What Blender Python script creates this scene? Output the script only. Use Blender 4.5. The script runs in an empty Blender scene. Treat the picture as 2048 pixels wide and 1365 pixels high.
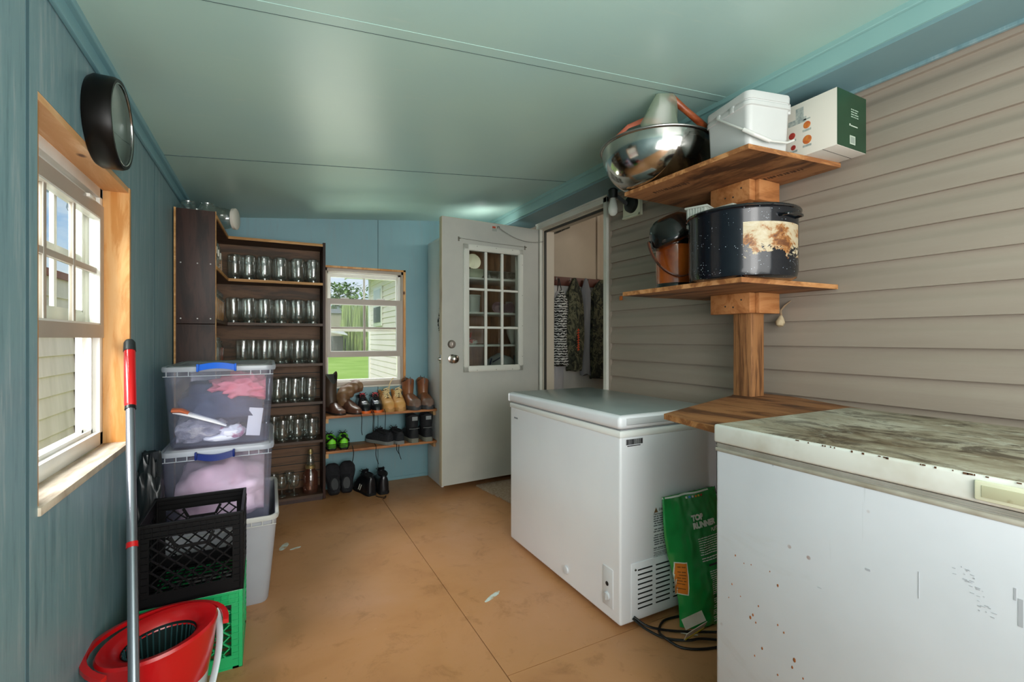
import bpy, bmesh, math, random
from mathutils import Vector, Matrix, noise
random.seed(11)
SC = bpy.context.scene
COL = SC.collection
TM = {}
PI = math.pi
V = Vector

# ------------------------------------------------------------------ materials
def lin(h):
    h = h.lstrip('#'); o = []
    for i in (0, 2, 4):
        c = int(h[i:i+2], 16) / 255
        o.append(c / 12.92 if c <= .04045 else ((c + .055) / 1.055) ** 2.4)
    return (*o, 1)

def nodes(name):
    m = bpy.data.materials.new(name); m.use_nodes = True
    nt = m.node_tree
    return m, nt, nt.nodes['Principled BSDF'], nt.nodes['Material Output']

def N(nt, t, **kw):
    n = nt.nodes.new(t)
    for k, v in kw.items(): setattr(n, k, v)
    return n

def coords(nt, scale=(1, 1, 1), rot=(0, 0, 0)):
    tc = N(nt, 'ShaderNodeTexCoord'); mp = N(nt, 'ShaderNodeMapping')
    mp.inputs['Scale'].default_value = scale; mp.inputs['Rotation'].default_value = rot
    nt.links.new(tc.outputs['Object'], mp.inputs['Vector'])
    return mp.outputs['Vector']

def ramp(nt, fac, stops, interp='LINEAR'):
    r = N(nt, 'ShaderNodeValToRGB'); r.color_ramp.interpolation = interp
    el = r.color_ramp.elements
    while len(el) < len(stops): el.new(.5)
    for e, (p, c) in zip(el, stops):
        e.position = p; e.color = lin(c) if isinstance(c, str) else (c, c, c, 1)
    nt.links.new(fac, r.inputs['Fac'])
    return r.outputs['Color']

def noise_tex(nt, vec, scale, detail=4, rough=.55, dist=0):
    n = N(nt, 'ShaderNodeTexNoise')
    n.inputs['Scale'].default_value = scale; n.inputs['Detail'].default_value = detail
    n.inputs['Roughness'].default_value = rough; n.inputs['Distortion'].default_value = dist
    nt.links.new(vec, n.inputs['Vector'])
    return n.outputs['Fac']

def mixc(nt, fac, a, b, mode='MIX'):
    m = N(nt, 'ShaderNodeMix', data_type='RGBA', blend_type=mode)
    for s, v in (('Factor', fac), ('A', a), ('B', b)):
        sock = [i for i in m.inputs if i.name == s and (i.type == 'RGBA' if s != 'Factor' else i.type == 'VALUE')][0]
        if isinstance(v, (int, float)): sock.default_value = v
        elif isinstance(v, str): sock.default_value = lin(v)
        else: nt.links.new(v, sock)
    return [o for o in m.outputs if o.type == 'RGBA'][0]

def bump(nt, bs, h, strength=.2, dist=.01):
    b = N(nt, 'ShaderNodeBump'); b.inputs['Strength'].default_value = strength; b.inputs['Distance'].default_value = dist
    nt.links.new(h, b.inputs['Height']); nt.links.new(b.outputs['Normal'], bs.inputs['Normal'])

def M(name, c, rough=.5, metal=0, c2=None, sc=6, stretch=(1, 1, 1), lo=.35, hi=.7, bmp=0, bsc=None, detail=4, emit=0, coat=0, dist=0):
    m, nt, bs, out = nodes(name)
    bs.inputs['Roughness'].default_value = rough; bs.inputs['Metallic'].default_value = metal
    bs.inputs['Base Color'].default_value = lin(c)
    if coat: bs.inputs['Coat Weight'].default_value = coat
    vec = coords(nt, stretch)
    f = noise_tex(nt, vec, sc, detail, .55, dist)
    if c2: nt.links.new(ramp(nt, f, [(lo, c), (hi, c2)]), bs.inputs['Base Color'])
    if bmp:
        if bsc: f = noise_tex(nt, vec, bsc, 3)
        bump(nt, bs, f, bmp)
    if emit:
        bs.inputs['Emission Color'].default_value = lin(c); bs.inputs['Emission Strength'].default_value = emit
    return m

def clear(name, tint='#ffffff', gl=.08, body=0, bodyc='#ffffff', rough=.05):
    """thin clear sheet: transparent + glossy by facing, optional milky body"""
    m, nt, bs, out = nodes(name); nt.nodes.remove(bs)
    t = N(nt, 'ShaderNodeBsdfTransparent'); t.inputs['Color'].default_value = lin(tint)
    g = N(nt, 'ShaderNodeBsdfGlossy'); g.inputs['Roughness'].default_value = rough
    lw = N(nt, 'ShaderNodeLayerWeight'); lw.inputs['Blend'].default_value = .25
    mr = N(nt, 'ShaderNodeMapRange'); mr.inputs['To Min'].default_value = gl; mr.inputs['To Max'].default_value = min(.75, gl * 5)
    nt.links.new(lw.outputs['Facing'], mr.inputs['Value'])
    mx = N(nt, 'ShaderNodeMixShader'); nt.links.new(mr.outputs['Result'], mx.inputs[0])
    nt.links.new(t.outputs[0], mx.inputs[1]); nt.links.new(g.outputs[0], mx.inputs[2]); last = mx.outputs[0]
    if body:
        d = N(nt, 'ShaderNodeBsdfDiffuse'); d.inputs['Color'].default_value = lin(bodyc)
        tr = N(nt, 'ShaderNodeBsdfTranslucent'); tr.inputs['Color'].default_value = lin(bodyc)
        a = N(nt, 'ShaderNodeMixShader'); a.inputs[0].default_value = .5
        nt.links.new(d.outputs[0], a.inputs[1]); nt.links.new(tr.outputs[0], a.inputs[2])
        b = N(nt, 'ShaderNodeMixShader'); b.inputs[0].default_value = body
        nt.links.new(last, b.inputs[1]); nt.links.new(a.outputs[0], b.inputs[2]); last = b.outputs[0]
    nt.links.new(last, out.inputs['Surface'])
    return m

def wood(name, a, b, c=None, axis=0, sc=2.2, rough=.6, knots=False, freq=10):
    m, nt, bs, out = nodes(name)
    s = [freq, freq, freq]; s[axis] = 1
    f = noise_tex(nt, coords(nt, s), sc, 6, .65, .6)
    cc = ramp(nt, f, [(.38, c or a), (.46, a), (.54, b), (.60, b), (.68, a)])
    if knots:
        v = N(nt, 'ShaderNodeTexVoronoi'); v.inputs['Scale'].default_value = 7
        ks = [1.0, 1.0, 1.0]; ks[knots-1] = 0; ks[axis] = .6
        nt.links.new(coords(nt, ks), v.inputs['Vector'])
        k = ramp(nt, v.outputs['Distance'], [(.035, 1.0), (.09, 0.0)])
        cc = mixc(nt, k, cc, '#5a2c10')
    nt.links.new(cc, bs.inputs['Base Color']); bs.inputs['Roughness'].default_value = rough
    bump(nt, bs, f, .15, .004)
    return m

def painted(name, a, b, grey, axis=2, rough=.42, worn=.72, sc=1.6, bs_=.12):
    """brushed paint over plywood with the grain showing"""
    m, nt, bs, out = nodes(name)
    s = [9, 9, 9]; s[axis] = .8
    f1 = noise_tex(nt, coords(nt), sc, 3); f2 = noise_tex(nt, coords(nt, s), 4, 6, .7)
    c1 = ramp(nt, f1, [(.3, a), (.7, b)])
    c1 = mixc(nt, ramp(nt, f2, [(.30, .45), (.46, 0.0)]), c1, '#3c5a62') if bs_ > .1 else c1
    w = ramp(nt, f2, [(worn - .2, 0.0), (worn + .02, .75)])
    nt.links.new(mixc(nt, w, c1, grey), bs.inputs['Base Color'])
    bs.inputs['Roughness'].default_value = rough
    bump(nt, bs, f2, bs_, .003)
    return m

# ------------------------------------------------------------------ geometry
class B:
    def __init__(s): s.bm = bmesh.new(); s.mi = 0
    def _mark(s, faces):
        for f in faces: f.material_index = s.mi
    def box(s, x0, x1, y0, y1, z0, z1, bev=0, mat=None, seg=2):
        r = bmesh.ops.create_cube(s.bm, size=1)
        vs = r['verts']
        cx, cy, cz = (x0+x1)/2, (y0+y1)/2, (z0+z1)/2
        for v in vs: v.co = V((cx + v.co.x*(x1-x0), cy + v.co.y*(y1-y0), cz + v.co.z*(z1-z0)))
        fs = {f for v in vs for f in v.link_faces}
        if bev:
            es = list({e for v in vs for e in v.link_edges})
            rr = bmesh.ops.bevel(s.bm, geom=es, offset=bev, segments=seg, affect='EDGES', profile=.5)
            fs = {f for f in rr['faces']} | {f for f in fs if f.is_valid}
            vs = list({v for f in fs for v in f.verts})
        s._mark(fs)
        if mat is not None:
            for v in vs: v.co = mat @ v.co
        return s
    def bar(s, a, b, w, h=None, up=V((0, 0, 1))):
        a = V(a); b = V(b); d = b-a; L = d.length
        if L < 1e-6: return s
        z = d.normalized(); x = up.cross(z)
        if x.length < 1e-4: x = V((1, 0, 0)).cross(z)
        x.normalize(); y = z.cross(x)
        m = Matrix((x, y, z)).transposed().to_4x4(); m.translation = (a+b)/2
        h = h or w
        return s.box(-w/2, w/2, -h/2, h/2, -L/2, L/2, 0, m)
    def face(s, pts):
        f = s.bm.faces.new([s.bm.verts.new(V(p)) for p in pts]); f.material_index = s.mi; return s
    def loft(s, rings, closed=True, cap0=True, cap1=True, loop=False):
        vr = [[s.bm.verts.new(V(p)) for p in r] for r in rings]
        n = len(vr[0]); K = len(vr)
        for i in range(K if loop else K-1):
            a, b = vr[i], vr[(i+1) % K]
            for j in range(n if closed else n-1):
                k = (j+1) % n
                try: s.bm.faces.new((a[j], a[k], b[k], b[j])).material_index = s.mi
                except ValueError: pass
        if closed and not loop:
            if cap0: s.bm.faces.new(list(reversed(vr[0]))).material_index = s.mi
            if cap1: s.bm.faces.new(vr[-1]).material_index = s.mi
        return s
    def tube(s, pts, r, n=8, loop=False, cap=True, flat=1.0):
        pts = [V(p) for p in pts]; K = len(pts)
        rr = r if isinstance(r, (list, tuple)) else [r]*K
        rings = []; up = None
        for i in range(K):
            if loop: t = pts[(i+1) % K]-pts[i-1]
            else: t = pts[min(i+1, K-1)]-pts[max(i-1, 0)]
            if t.length < 1e-9: t = V((0, 0, 1))
            t.normalize()
            if up is None:
                up = V((0, 0, 1)) if abs(t.z) < .9 else V((1, 0, 0))
            x = up - t*up.dot(t)
            if x.length < 1e-5: x = t.orthogonal()
            x.normalize(); up = x; y = t.cross(x)
            rings.append([pts[i] + (x*math.cos(2*PI*j/n)*flat + y*math.sin(2*PI*j/n))*rr[i] for j in range(n)])
        return s.loft(rings, True, cap, cap, loop)
    def lathe(s, prof, c=(0, 0, 0), n=24, mat=None, sx=1, sy=1, cap0=True, cap1=True):
        rings = []
        for r, z in prof:
            ring = [V((math.cos(2*PI*j/n)*r*sx, math.sin(2*PI*j/n)*r*sy, z)) for j in range(n)]
            if mat is not None: ring = [mat @ p for p in ring]
            rings.append([p + V(c) for p in ring])
        return s.loft(rings, True, cap0, cap1)
    def prism(s, poly, z0, z1):
        return s.loft([[(x, y, z0) for x, y in poly], [(x, y, z1) for x, y in poly]])
    def blob(s, c, r, seed=0, amp=.25, f=3., sub=3, zmin=None, box=None):
        rr = bmesh.ops.create_icosphere(s.bm, subdivisions=sub, radius=1)
        for v in rr['verts']:
            d = v.co.copy()
            k = 1 + amp*noise.fractal(d*f+V((seed*3.1, seed, 0)), 1, 2, 3) + amp*.5*abs(noise.noise(d*f*2+V((seed, 5, 0))))
            v.co = V((c[0]+d.x*r[0]*k, c[1]+d.y*r[1]*k, c[2]+d.z*r[2]*k))
            if zmin is not None and v.co.z < zmin: v.co.z = zmin
            if box:
                for a in range(3): v.co[a] = max(box[a][0], min(box[a][1], v.co[a]))
        s._mark({f for v in rr['verts'] for f in v.link_faces})
        return s
    def build(s, name, mats, parent=None, smooth=40, kind=None, local=False, **props):
        bmesh.ops.recalc_face_normals(s.bm, faces=s.bm.faces[:])
        me = bpy.data.meshes.new(name); s.bm.to_mesh(me); s.bm.free()
        return link(name, me, mats, parent, smooth, kind, local, **props)

def link(name, me, mats, parent=None, smooth=40, kind=None, local=False, **props):
    if not isinstance(mats, (list, tuple)): mats = [mats]
    for m in mats: me.materials.append(m)
    if smooth:
        me.shade_smooth(); me.set_sharp_from_angle(angle=math.radians(smooth))
    o = bpy.data.objects.new(name, me); COL.objects.link(o)
    TM[o.name] = Matrix()
    if parent is not None:
        if not local: me.transform(TM[parent.name].inverted())
        o.parent = parent; TM[o.name] = TM[parent.name].copy()
    if kind: o['kind'] = kind
    for k, v in props.items(): o[k] = v
    return o

def thing(name, label, cat, loc=(0, 0, 0), rz=0, group=None, rot=None):
    o = bpy.data.objects.new(name, None); COL.objects.link(o)
    o.empty_display_size = .05
    o.location = loc; o.rotation_euler = rot or (0, 0, rz)
    TM[o.name] = Matrix.Translation(V(loc)) @ o.rotation_euler.to_matrix().to_4x4()
    o['label'] = label; o['category'] = cat
    if group: o['group'] = group
    return o

def tag(o, label, cat, group=None):
    o['label'] = label; o['category'] = cat
    if group: o['group'] = group
    return o

def solo(b, name, label, cat, mats, loc=(0, 0, 0), group=None, smooth=40):
    """one-mesh thing with its origin at its base; geometry given in world coordinates"""
    b.bm.verts.ensure_lookup_table()
    o = b.build(name, mats, smooth=smooth)
    o.data.transform(Matrix.Translation(-V(loc))); o.location = loc
    TM[o.name] = Matrix.Translation(V(loc))
    return tag(o, label, cat, group)

KIDS = {}
def kids(o): return [c for c in COL.objects if c.parent == o]
def dup(root, loc, rz=None, label=None, group=None, scale=None):
    r = root.copy(); COL.objects.link(r); r.location = loc
    if rz is not None: r.rotation_euler = (0, 0, rz)
    if scale: r.scale = scale
    if label: r['label'] = label
    if group: r['group'] = group
    for ch in kids(root):
        c = ch.copy(); COL.objects.link(c); c.parent = r
        for g in kids(ch):
            d = g.copy(); COL.objects.link(d); d.parent = c
    return r

def text_mesh(txt, size, depth=.0, bold=0, align='LEFT', sx=1.0):
    cu = bpy.data.curves.new('t', 'FONT'); cu.body = txt; cu.size = size; cu.extrude = depth
    cu.offset = bold; cu.align_x = align; cu.resolution_u = 3
    ob = bpy.data.objects.new('t', cu); COL.objects.link(ob)
    dg = bpy.context.evaluated_depsgraph_get(); dg.update()
    me = bpy.data.meshes.new_from_object(ob.evaluated_get(dg))
    bpy.data.objects.remove(ob); bpy.data.curves.remove(cu)
    me.transform(Matrix.Diagonal((sx, 1, 1, 1)))
    return me

def structure(b, name, mats, smooth=0): return b.build(name, mats, smooth=smooth, kind='structure')

def wallpanel(b, a0, a1, z0, z1, t0, t1, axis, holes=(), joints=()):
    """wall slab in pieces around rectangular holes; axis 'x': slab spans x a0..a1 and y t0..t1"""
    xs = sorted({a0, a1, *[h[0] for h in holes], *[h[1] for h in holes], *joints})
    for i in range(len(xs)-1):
        p, q = xs[i], xs[i+1]
        pp = p+.002 if p in joints else p; qq = q-.002 if q in joints else q
        hs = sorted([h for h in holes if h[0] <= p+1e-6 and h[1] >= q-1e-6], key=lambda h: h[2])
        z = z0; segs = []
        for h in hs: segs.append((z, h[2])); z = h[3]
        segs.append((z, z1))
        for s0, s1 in segs:
            if s1-s0 < 1e-4: continue
            if axis == 'x': b.box(pp, qq, t0, t1, s0, s1)
            else: b.box(t0, t1, pp, qq, s0, s1)
    return b
# ------------------------------------------------------------------ camera
XL, XR, YB, YF = -.457, 2.04, 3.869, -1.7
cam = bpy.data.cameras.new('camera'); co = bpy.data.objects.new('camera', cam); COL.objects.link(co)
co.location = (0, 0, 1.17); co.rotation_euler = (PI/2, 0, -math.radians(27.5))
cam.sensor_width = 36; cam.lens = 933/2048*36; cam.shift_y = -5.4/2048; cam.clip_start = .02; cam.clip_end = 300
SC.camera = co
SC.view_settings.view_transform = 'Standard'; SC.view_settings.look = 'None'; SC.view_settings.exposure = 0
SC.cycles.transparent_max_bounces = 32; SC.cycles.max_bounces = 8; SC.cycles.diffuse_bounces = 4
SC.cycles.sample_clamp_indirect = 6; SC.cycles.caustics_reflective = False; SC.cycles.caustics_refractive = False

# ------------------------------------------------------------------ sky and lights
w = bpy.data.worlds.new('sky'); SC.world = w; w.use_nodes = True
nt = w.node_tree; bg = nt.nodes['Background']
tc = N(nt, 'ShaderNodeTexCoord'); mp = N(nt, 'ShaderNodeMapping'); mp.inputs['Scale'].default_value = (1, 1, 2.6)
nt.links.new(tc.outputs['Generated'], mp.inputs['Vector'])
f = noise_tex(nt, mp.outputs['Vector'], 3.2, 6, .6)
sep = N(nt, 'ShaderNodeSeparateXYZ'); nt.links.new(tc.outputs['Generated'], sep.inputs[0])
base = ramp(nt, sep.outputs['Z'], [(0, '#c9dcf2'), (.25, '#8fb8ec'), (.8, '#6f9fe0')])
cl = ramp(nt, f, [(.42, 0.0), (.62, 1.0)])
nt.links.new(mixc(nt, cl, base, '#f3f6fb'), bg.inputs['Color']); bg.inputs['Strength'].default_value = 1.15

def area(name, loc, rot, sx, sy, e, c=(1, 1, 1), spread=180):
    l = bpy.data.lights.new(name, 'AREA'); l.shape = 'RECTANGLE'; l.size = sx; l.size_y = sy; l.energy = e; l.color = c
    l.spread = math.radians(spread)
    o = bpy.data.objects.new(name, l); COL.objects.link(o); o.location = loc; o.rotation_euler = rot; return o
sun = bpy.data.lights.new('sun', 'SUN'); sun.energy = 2.4; sun.angle = math.radians(28); sun.color = (1, .97, .9)
so = bpy.data.objects.new('sun', sun); COL.objects.link(so); so.rotation_euler = (math.radians(38), math.radians(-38), 0); so.location = (0, 0, 8)
area('rear_fill', (.75, -1.6, 1.15), (math.radians(90), 0, 0), 2.2, 1.8, 84, (1, .99, .97))  # added fill in front of the closed rear wall, no fixture there
def aim(o, t): o.rotation_euler = (V(t)-o.location).to_track_quat('-Z', 'Y').to_euler(); return o
aim(area('left_window_fill', (-1.75, 1.25, 2.45), (0, 0, 0), 1.3, 1.3, 190, (.97, .99, 1)), (.3, 2.0, .9))  # added area light outdoors, strengthens daylight entering the left window
aim(area('back_window_fill', (.7, 5.0, 3.2), (0, 0, 0), 1.4, 1.0, 110, (.97, 1, .97)), (.8, 3.0, .8))  # extra light put outside above the back window to boost daylight
aim(area('lawn_bounce_fill', (.85, 5.1, .05), (0, 0, 0), 1.3, .9, 70, (.98, 1, .88)), (.5, 1.8, 2.4))  # unseen upward fill added to stand for light off the lawn
aim(area('ceiling_bounce_fill', (.45, -.35, 1.25), (0, 0, 0), 1.0, .8, 24, (1, .98, .95)), (.9, 1.6, 2.9))  # added fill near the camera, washes light up onto the ceiling
area('overhead_fill', (.75, -.75, 2.0), (0, 0, 0), 1.4, 1.2, 16, (1, .97, .93))  # invented overhead fill behind the camera, no fitting there
hl = bpy.data.lights.new('hall_fill', 'POINT'); hl.energy = 9; hl.color = (1, .93, .82); hl.shadow_soft_size = .15  # added point light for the hall, no lamp modelled
ho = bpy.data.objects.new('hall_fill', hl); COL.objects.link(ho); ho.location = (3.0, 2.6, 2.15)
kl = bpy.data.lights.new('cabinet_fill', 'POINT'); kl.energy = 2.2; kl.color = (1, .96, .9); kl.shadow_soft_size = .04  # unseen fill added behind the door to brighten the cabinet shelves
ko = bpy.data.objects.new('cabinet_fill', kl); COL.objects.link(ko); ko.location = (1.55, 3.455, 2.02)

# ------------------------------------------------------------------ shared materials
m_wall = painted('teal_plywood', '#6d8c94', '#7a999e', '#a4b0b2', 2, .42)
m_wallb = painted('teal_back_wall', '#7198a2', '#7da3aa', '#7b979c', 2, .45, bs_=.1)
m_ceil = painted('teal_ceiling', '#9fc0bc', '#a9c8bd', '#b4cabe', 0, .33, .8, 1.2, .06)
m_trim = M('teal_trim', '#86aeac', .4, c2='#8eb4b0', sc=3)
m_dark = M('dark_gap', '#20282a', .8)
m_seam = M('seam_shadow', '#38525a', .7)
m_siding = M('vinyl_siding', '#93877a', .45, c2='#9c9083', sc=4, stretch=(1, .3, 3), bmp=.05, bsc=60)
m_white = M('white_paint', '#dcdcd2', .4, c2='#cfcfc2', sc=5)
m_vinyl = M('white_vinyl', '#e8e8e2', .35, c2='#dedcd2', sc=6)
m_sash = M('grey_beige_vinyl', '#b0a497', .4, c2='#a79b8e', sc=5)
m_pine = wood('pine_jamb', '#d9a265', '#c98a48', '#dcab72', 2, 2.0, .5, 2, 8)
m_pineh = wood('pine_header', '#dcae7c', '#d3a06c', '#e6c39a', 1, 2.0, .5, 3, 8)
m_sill = M('weathered_sill', '#c9bca8', .7, c2='#9a8a76', sc=9, stretch=(6, 1, 1), bmp=.2)
m_glass = clear('window_glass', '#f8faf8', .006)
m_ply = wood('plywood', '#b87a45', '#c88a54', '#8f5426', 1, 2.4, .65, False, 6)
m_black = M('black_plastic', '#141516', .35)
m_chrome = M('chrome', '#c8c8c6', .16, 1)
m_steel = M('dull_steel', '#9a9a96', .35, 1)

# ------------------------------------------------------------------ room shell
def ceil_z(x): return 2.01+.0993*(x-XL)
b = B()
# plywood floor, three sheets with open joints over dark subfloor
b.box(XL-.05, .729, YF, YB, -.04, 0); b.box(.732, XR, YF, 1.438, -.04, 0); b.box(.732, XR, 1.441, YB, -.04, 0)
mf, nt, bs, out = nodes('painted_plywood_floor')
vec = coords(nt)
f1 = noise_tex(nt, vec, 1.3, 5, .6, .4); f2 = noise_tex(nt, vec, 7, 6, .7, .5); f3 = noise_tex(nt, vec, 38, 3)
c = ramp(nt, f1, [(.25, '#9c6840'), (.45, '#b48052'), (.7, '#bb8862')])
c = mixc(nt, ramp(nt, f2, [(.55, 0.0), (.72, .6)]), c, '#86592f')
f4 = noise_tex(nt, vec, 2.6, 7, .75, .8); c = mixc(nt, ramp(nt, f4, [(.54, 0.0), (.70, .32)]), c, '#94663a')
c = mixc(nt, ramp(nt, f2, [(.2, .5), (.34, 0.0)]), c, '#cfa67c')
c = mixc(nt, ramp(nt, f3, [(.70, 0.0), (.74, .5)]), c, '#8a6038')
nt.links.new(c, bs.inputs['Base Color']); nt.links.new(ramp(nt, f1, [(.3, .5), (.7, .36)]), bs.inputs['Roughness'])
bump(nt, bs, f3, .06, .003)
structure(b, 'floor', mf)
structure(B().box(XL-.05, XR, YF, YB, -.08, -.041), 'trim_1', m_dark)
# pale scuffs of paint on the floor
for i, (x, y, rx, ry, rz) in enumerate([(.897, 1.914, .055, .012, .5), (.074, 2.913, .05, .018, 1.2), (.13, 2.86, .03, .01, .3)]):
    b = B(); n = 18
    pts = [(x+(math.cos(t)*rx*math.cos(rz)-math.sin(t)*ry*math.sin(rz))*(1+.25*noise.noise(V((math.cos(t)*2, math.sin(t)*2, i)))), y+(math.cos(t)*rx*math.sin(rz)+math.sin(t)*ry*math.cos(rz))) for t in [2*PI*k/n for k in range(n)]]
    b.prism(pts, .0002, .0011)
    solo(b, 'paint_smear', ['pale blue paint smear on the open floor left of the white freezer', 'pale scuff on the floor beside the grey tote', 'short pale scuff on the floor near the grey tote, nearer the camera'][i], 'paint smear', M('paint_smear', '#c4cfc8', .5, c2='#b08a60', sc=30, lo=.45, hi=.65), (x, y, 0))

b = B()
b.loft([[(XL-.1, YF, ceil_z(XL-.1)), (XR+.02, YF, ceil_z(XR+.02)), (XR+.02, YF, 2.36), (XL-.1, YF, 2.36)], [(XL-.1, YB+.05, ceil_z(XL-.1)), (XR+.02, YB+.05, ceil_z(XR+.02)), (XR+.02, YB+.05, 2.36), (XL-.1, YB+.05, 2.36)]])
structure(b, 'ceiling', m_ceil)
b = B()   # battens and joints on the ceiling
def ceil_strip(b, y0, y1, t, x0=XL, x1=1.81):
    b.loft([[(x0, y0, ceil_z(x0)-t), (x0, y1, ceil_z(x0)-t), (x0, y1, ceil_z(x0)+.01), (x0, y0, ceil_z(x0)+.01)], [(x1, y0, ceil_z(x1)-t), (x1, y1, ceil_z(x1)-t), (x1, y1, ceil_z(x1)+.01), (x1, y0, ceil_z(x1)+.01)]])
ceil_strip(b, 1.385, 1.428, .0012)
structure(b, 'trim_2', m_ceil)
b = B(); ceil_strip(b, 2.634, 2.638, .0015); structure(b, 'trim_3', m_seam)
b = B(); ceil_strip(b, 1.4285, 1.431, .001); structure(b, 'trim_4', m_seam)  # dark strip drawn as the shadow line along the batten's far edge
# ledger beam along the house wall
b = B(); b.box(1.81, XR+.02, YF, YB, 2.137, 2.3); structure(b, 'trim_5', M('soffit_teal', '#6d8e94', .5, c2='#75959a', sc=2))
b = B(); b.box(1.800, 1.812, YF, YB, 2.15, 2.30); b.box(1.785, 1.801, YF, YB, 2.212, 2.30, .003); structure(b, 'trim_6', m_trim)
b = B(); b.box(2.018, 2.032, YF, 2.49, 2.125, 2.14, .002); structure(b, 'trim_7', m_wall)
# left wall
b = B(); wallpanel(b, YF, YB+.05, -.05, 2.2, XL-.012, XL, 'y', [(1.408, 2.19, .772, 1.722)], [.146, 1.366, 2.59])
structure(b, 'wall_left', m_wall)
b = B(); wallpanel(b, YF, YB+.05, -.05, 2.2, XL-.10, XL-.0125, 'y', [(1.408, 2.19, .772, 1.722)])
structure(b, 'trim_8', m_seam)
for i, (p, q) in enumerate(((1.350, 1.366), (2.590, 2.598), (.146, .152))): structure(B().box(XL-.0002, XL+.0004, p, q, 0, 1.955), 'trim_%d' % (20+i), M('seam_strip', '#4a6a74', .7))  # darker teal strips along the wall panel joints
b = B(); b.box(XL, XL+.014, YF, YB, 1.955, 2.02, .004); b.box(XL, XL+.03, YF, YB, 1.995, 2.02, .004); structure(b, 'trim_10', M('teal_cove', '#6f9aa2', .4))
# back wall
hb = (.366, 1.01, .782, 1.737)
b = B(); wallpanel(b, XL-.05, XR+.1, -.05, 2.4, YB, YB+.012, 'x', [hb], [-.437, .785]); structure(b, 'wall_back', m_wallb)
b = B(); wallpanel(b, XL-.05, XR+.1, -.05, 2.4, YB+.0125, YB+.10, 'x', [hb]); structure(b, 'trim_11', m_seam)
b = B(); b.box(XL, 1.2, YB-.008, YB, 0, .025, .002); structure(b, 'baseboard_back', m_wallb)
# rear wall behind the camera
structure(B().box(XL-.1, XR+.1, YF-.1, YF, -.05, 2.4), 'wall_rear', m_wall)

# siding on the house wall, double dutch-lap boards
b = B()
prof = [(0, .0), (.0, -.004), (-.016, -.0045), (-.016, -.022), (-.0145, -.032), (-.008, -.044), (-.002, -.053), (0, -.060), (0, -.1081)]
def siding_piece(b, y0, y1, zlo, zhi):
    pts = []
    k = math.ceil((zhi-1.1407)/.1081)
    z = 1.1407+k*.1081
    while z > zlo:
        for dx, dz in prof: pts.append((XR-dx*.9, z+dz))
        z -= .1081
    pts = [(x, min(max(zz, zlo), zhi)) for x, zz in pts]
    b.loft([[(x, y0, zz) for x, zz in pts], [(x, y1, zz) for x, zz in pts]], closed=False)
siding_piece(b, YF, 2.497, 0.0, 2.14)
siding_piece(b, 3.425, YB, 0.0, 2.14)
b.box(XR-.004, XR+.02, 2.482, 2.4965, 0, 2.125)
structure(b, 'wall_right', m_siding, 30)
b = B(); wallpanel(b, YF, YB+.05, -.05, 2.4, XR+.018, XR+.12, 'y', [(2.53, 3.39, .03, 2.09)]); structure(b, 'trim_12', M('sheathing', '#4c463e', .8))
# house door frame
b = B()
b.box(XR-.022, XR+.03, 2.495, 2.532, 0.03, 2.137, .003); b.box(XR-.022, XR+.03, 2.495, 3.43, 2.09, 2.137, .003); b.box(XR-.01, XR+.03, 3.39, 3.43, 0.03, 2.137, .003)
b.box(XR-.03, XR-.018, 2.488, 3.43, 2.125, 2.137)
structure(b, 'trim_13', m_white)
b = B(); b.box(XR+.02, XR+.13, 2.522, 2.534, .03, 2.1); b.box(XR+.02, XR+.13, 3.386, 3.40, .03, 2.1); b.box(XR+.02, XR+.13, 2.53, 3.39, 2.08, 2.10)
b.box(XR+.0, XR+.14, 2.53, 3.39, .0, .05); structure(b, 'trim_14', M('beige_jamb', '#c9bfae', .5))
b = B(); b.box(XR+.03, XR+.045, 3.370, 3.387, .05, 2.08); b.box(XR+.03, XR+.045, 2.534, 2.545, .05, 2.08); b.box(XR+.03, XR+.045, 2.53, 3.39, 2.066, 2.08)
structure(b, 'trim_15', M('weatherstrip', '#3a3a36', .6))
# hall beyond the house door
m_hall = M('hall_paint', '#b9ab97', .6, c2='#b0a28e', sc=3)
structure(B().box(2.16, 3.9, 1.5, 3.62, .0, .05), 'trim_16', M('hall_floor', '#7a6a58', .5))
structure(B().box(2.16, 4.0, 3.62, 3.70, .05, 2.5), 'wall_hall_back', m_hall)
structure(B().box(3.9, 4.0, 1.4, 3.62, .05, 2.5), 'wall_hall_right', m_hall)
structure(B().box(2.16, 4.0, 1.4, 1.5, .05, 2.5), 'wall_hall_front', m_hall)
structure(B().box(2.16, 4.0, 1.4, 3.70, 2.45, 2.5), 'trim_17', m_hall)
b = B(); b.box(2.16, 3.9, 3.607, 3.62, .05, 1.66, .001)
structure(b, 'trim_18', M('white_wainscot', '#c9c7c2', .5))
b = B(); b.box(2.80, 2.83, 3.6, 3.62, 1.74, 2.45, .002); structure(b, 'trim_19', m_hall)

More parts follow.
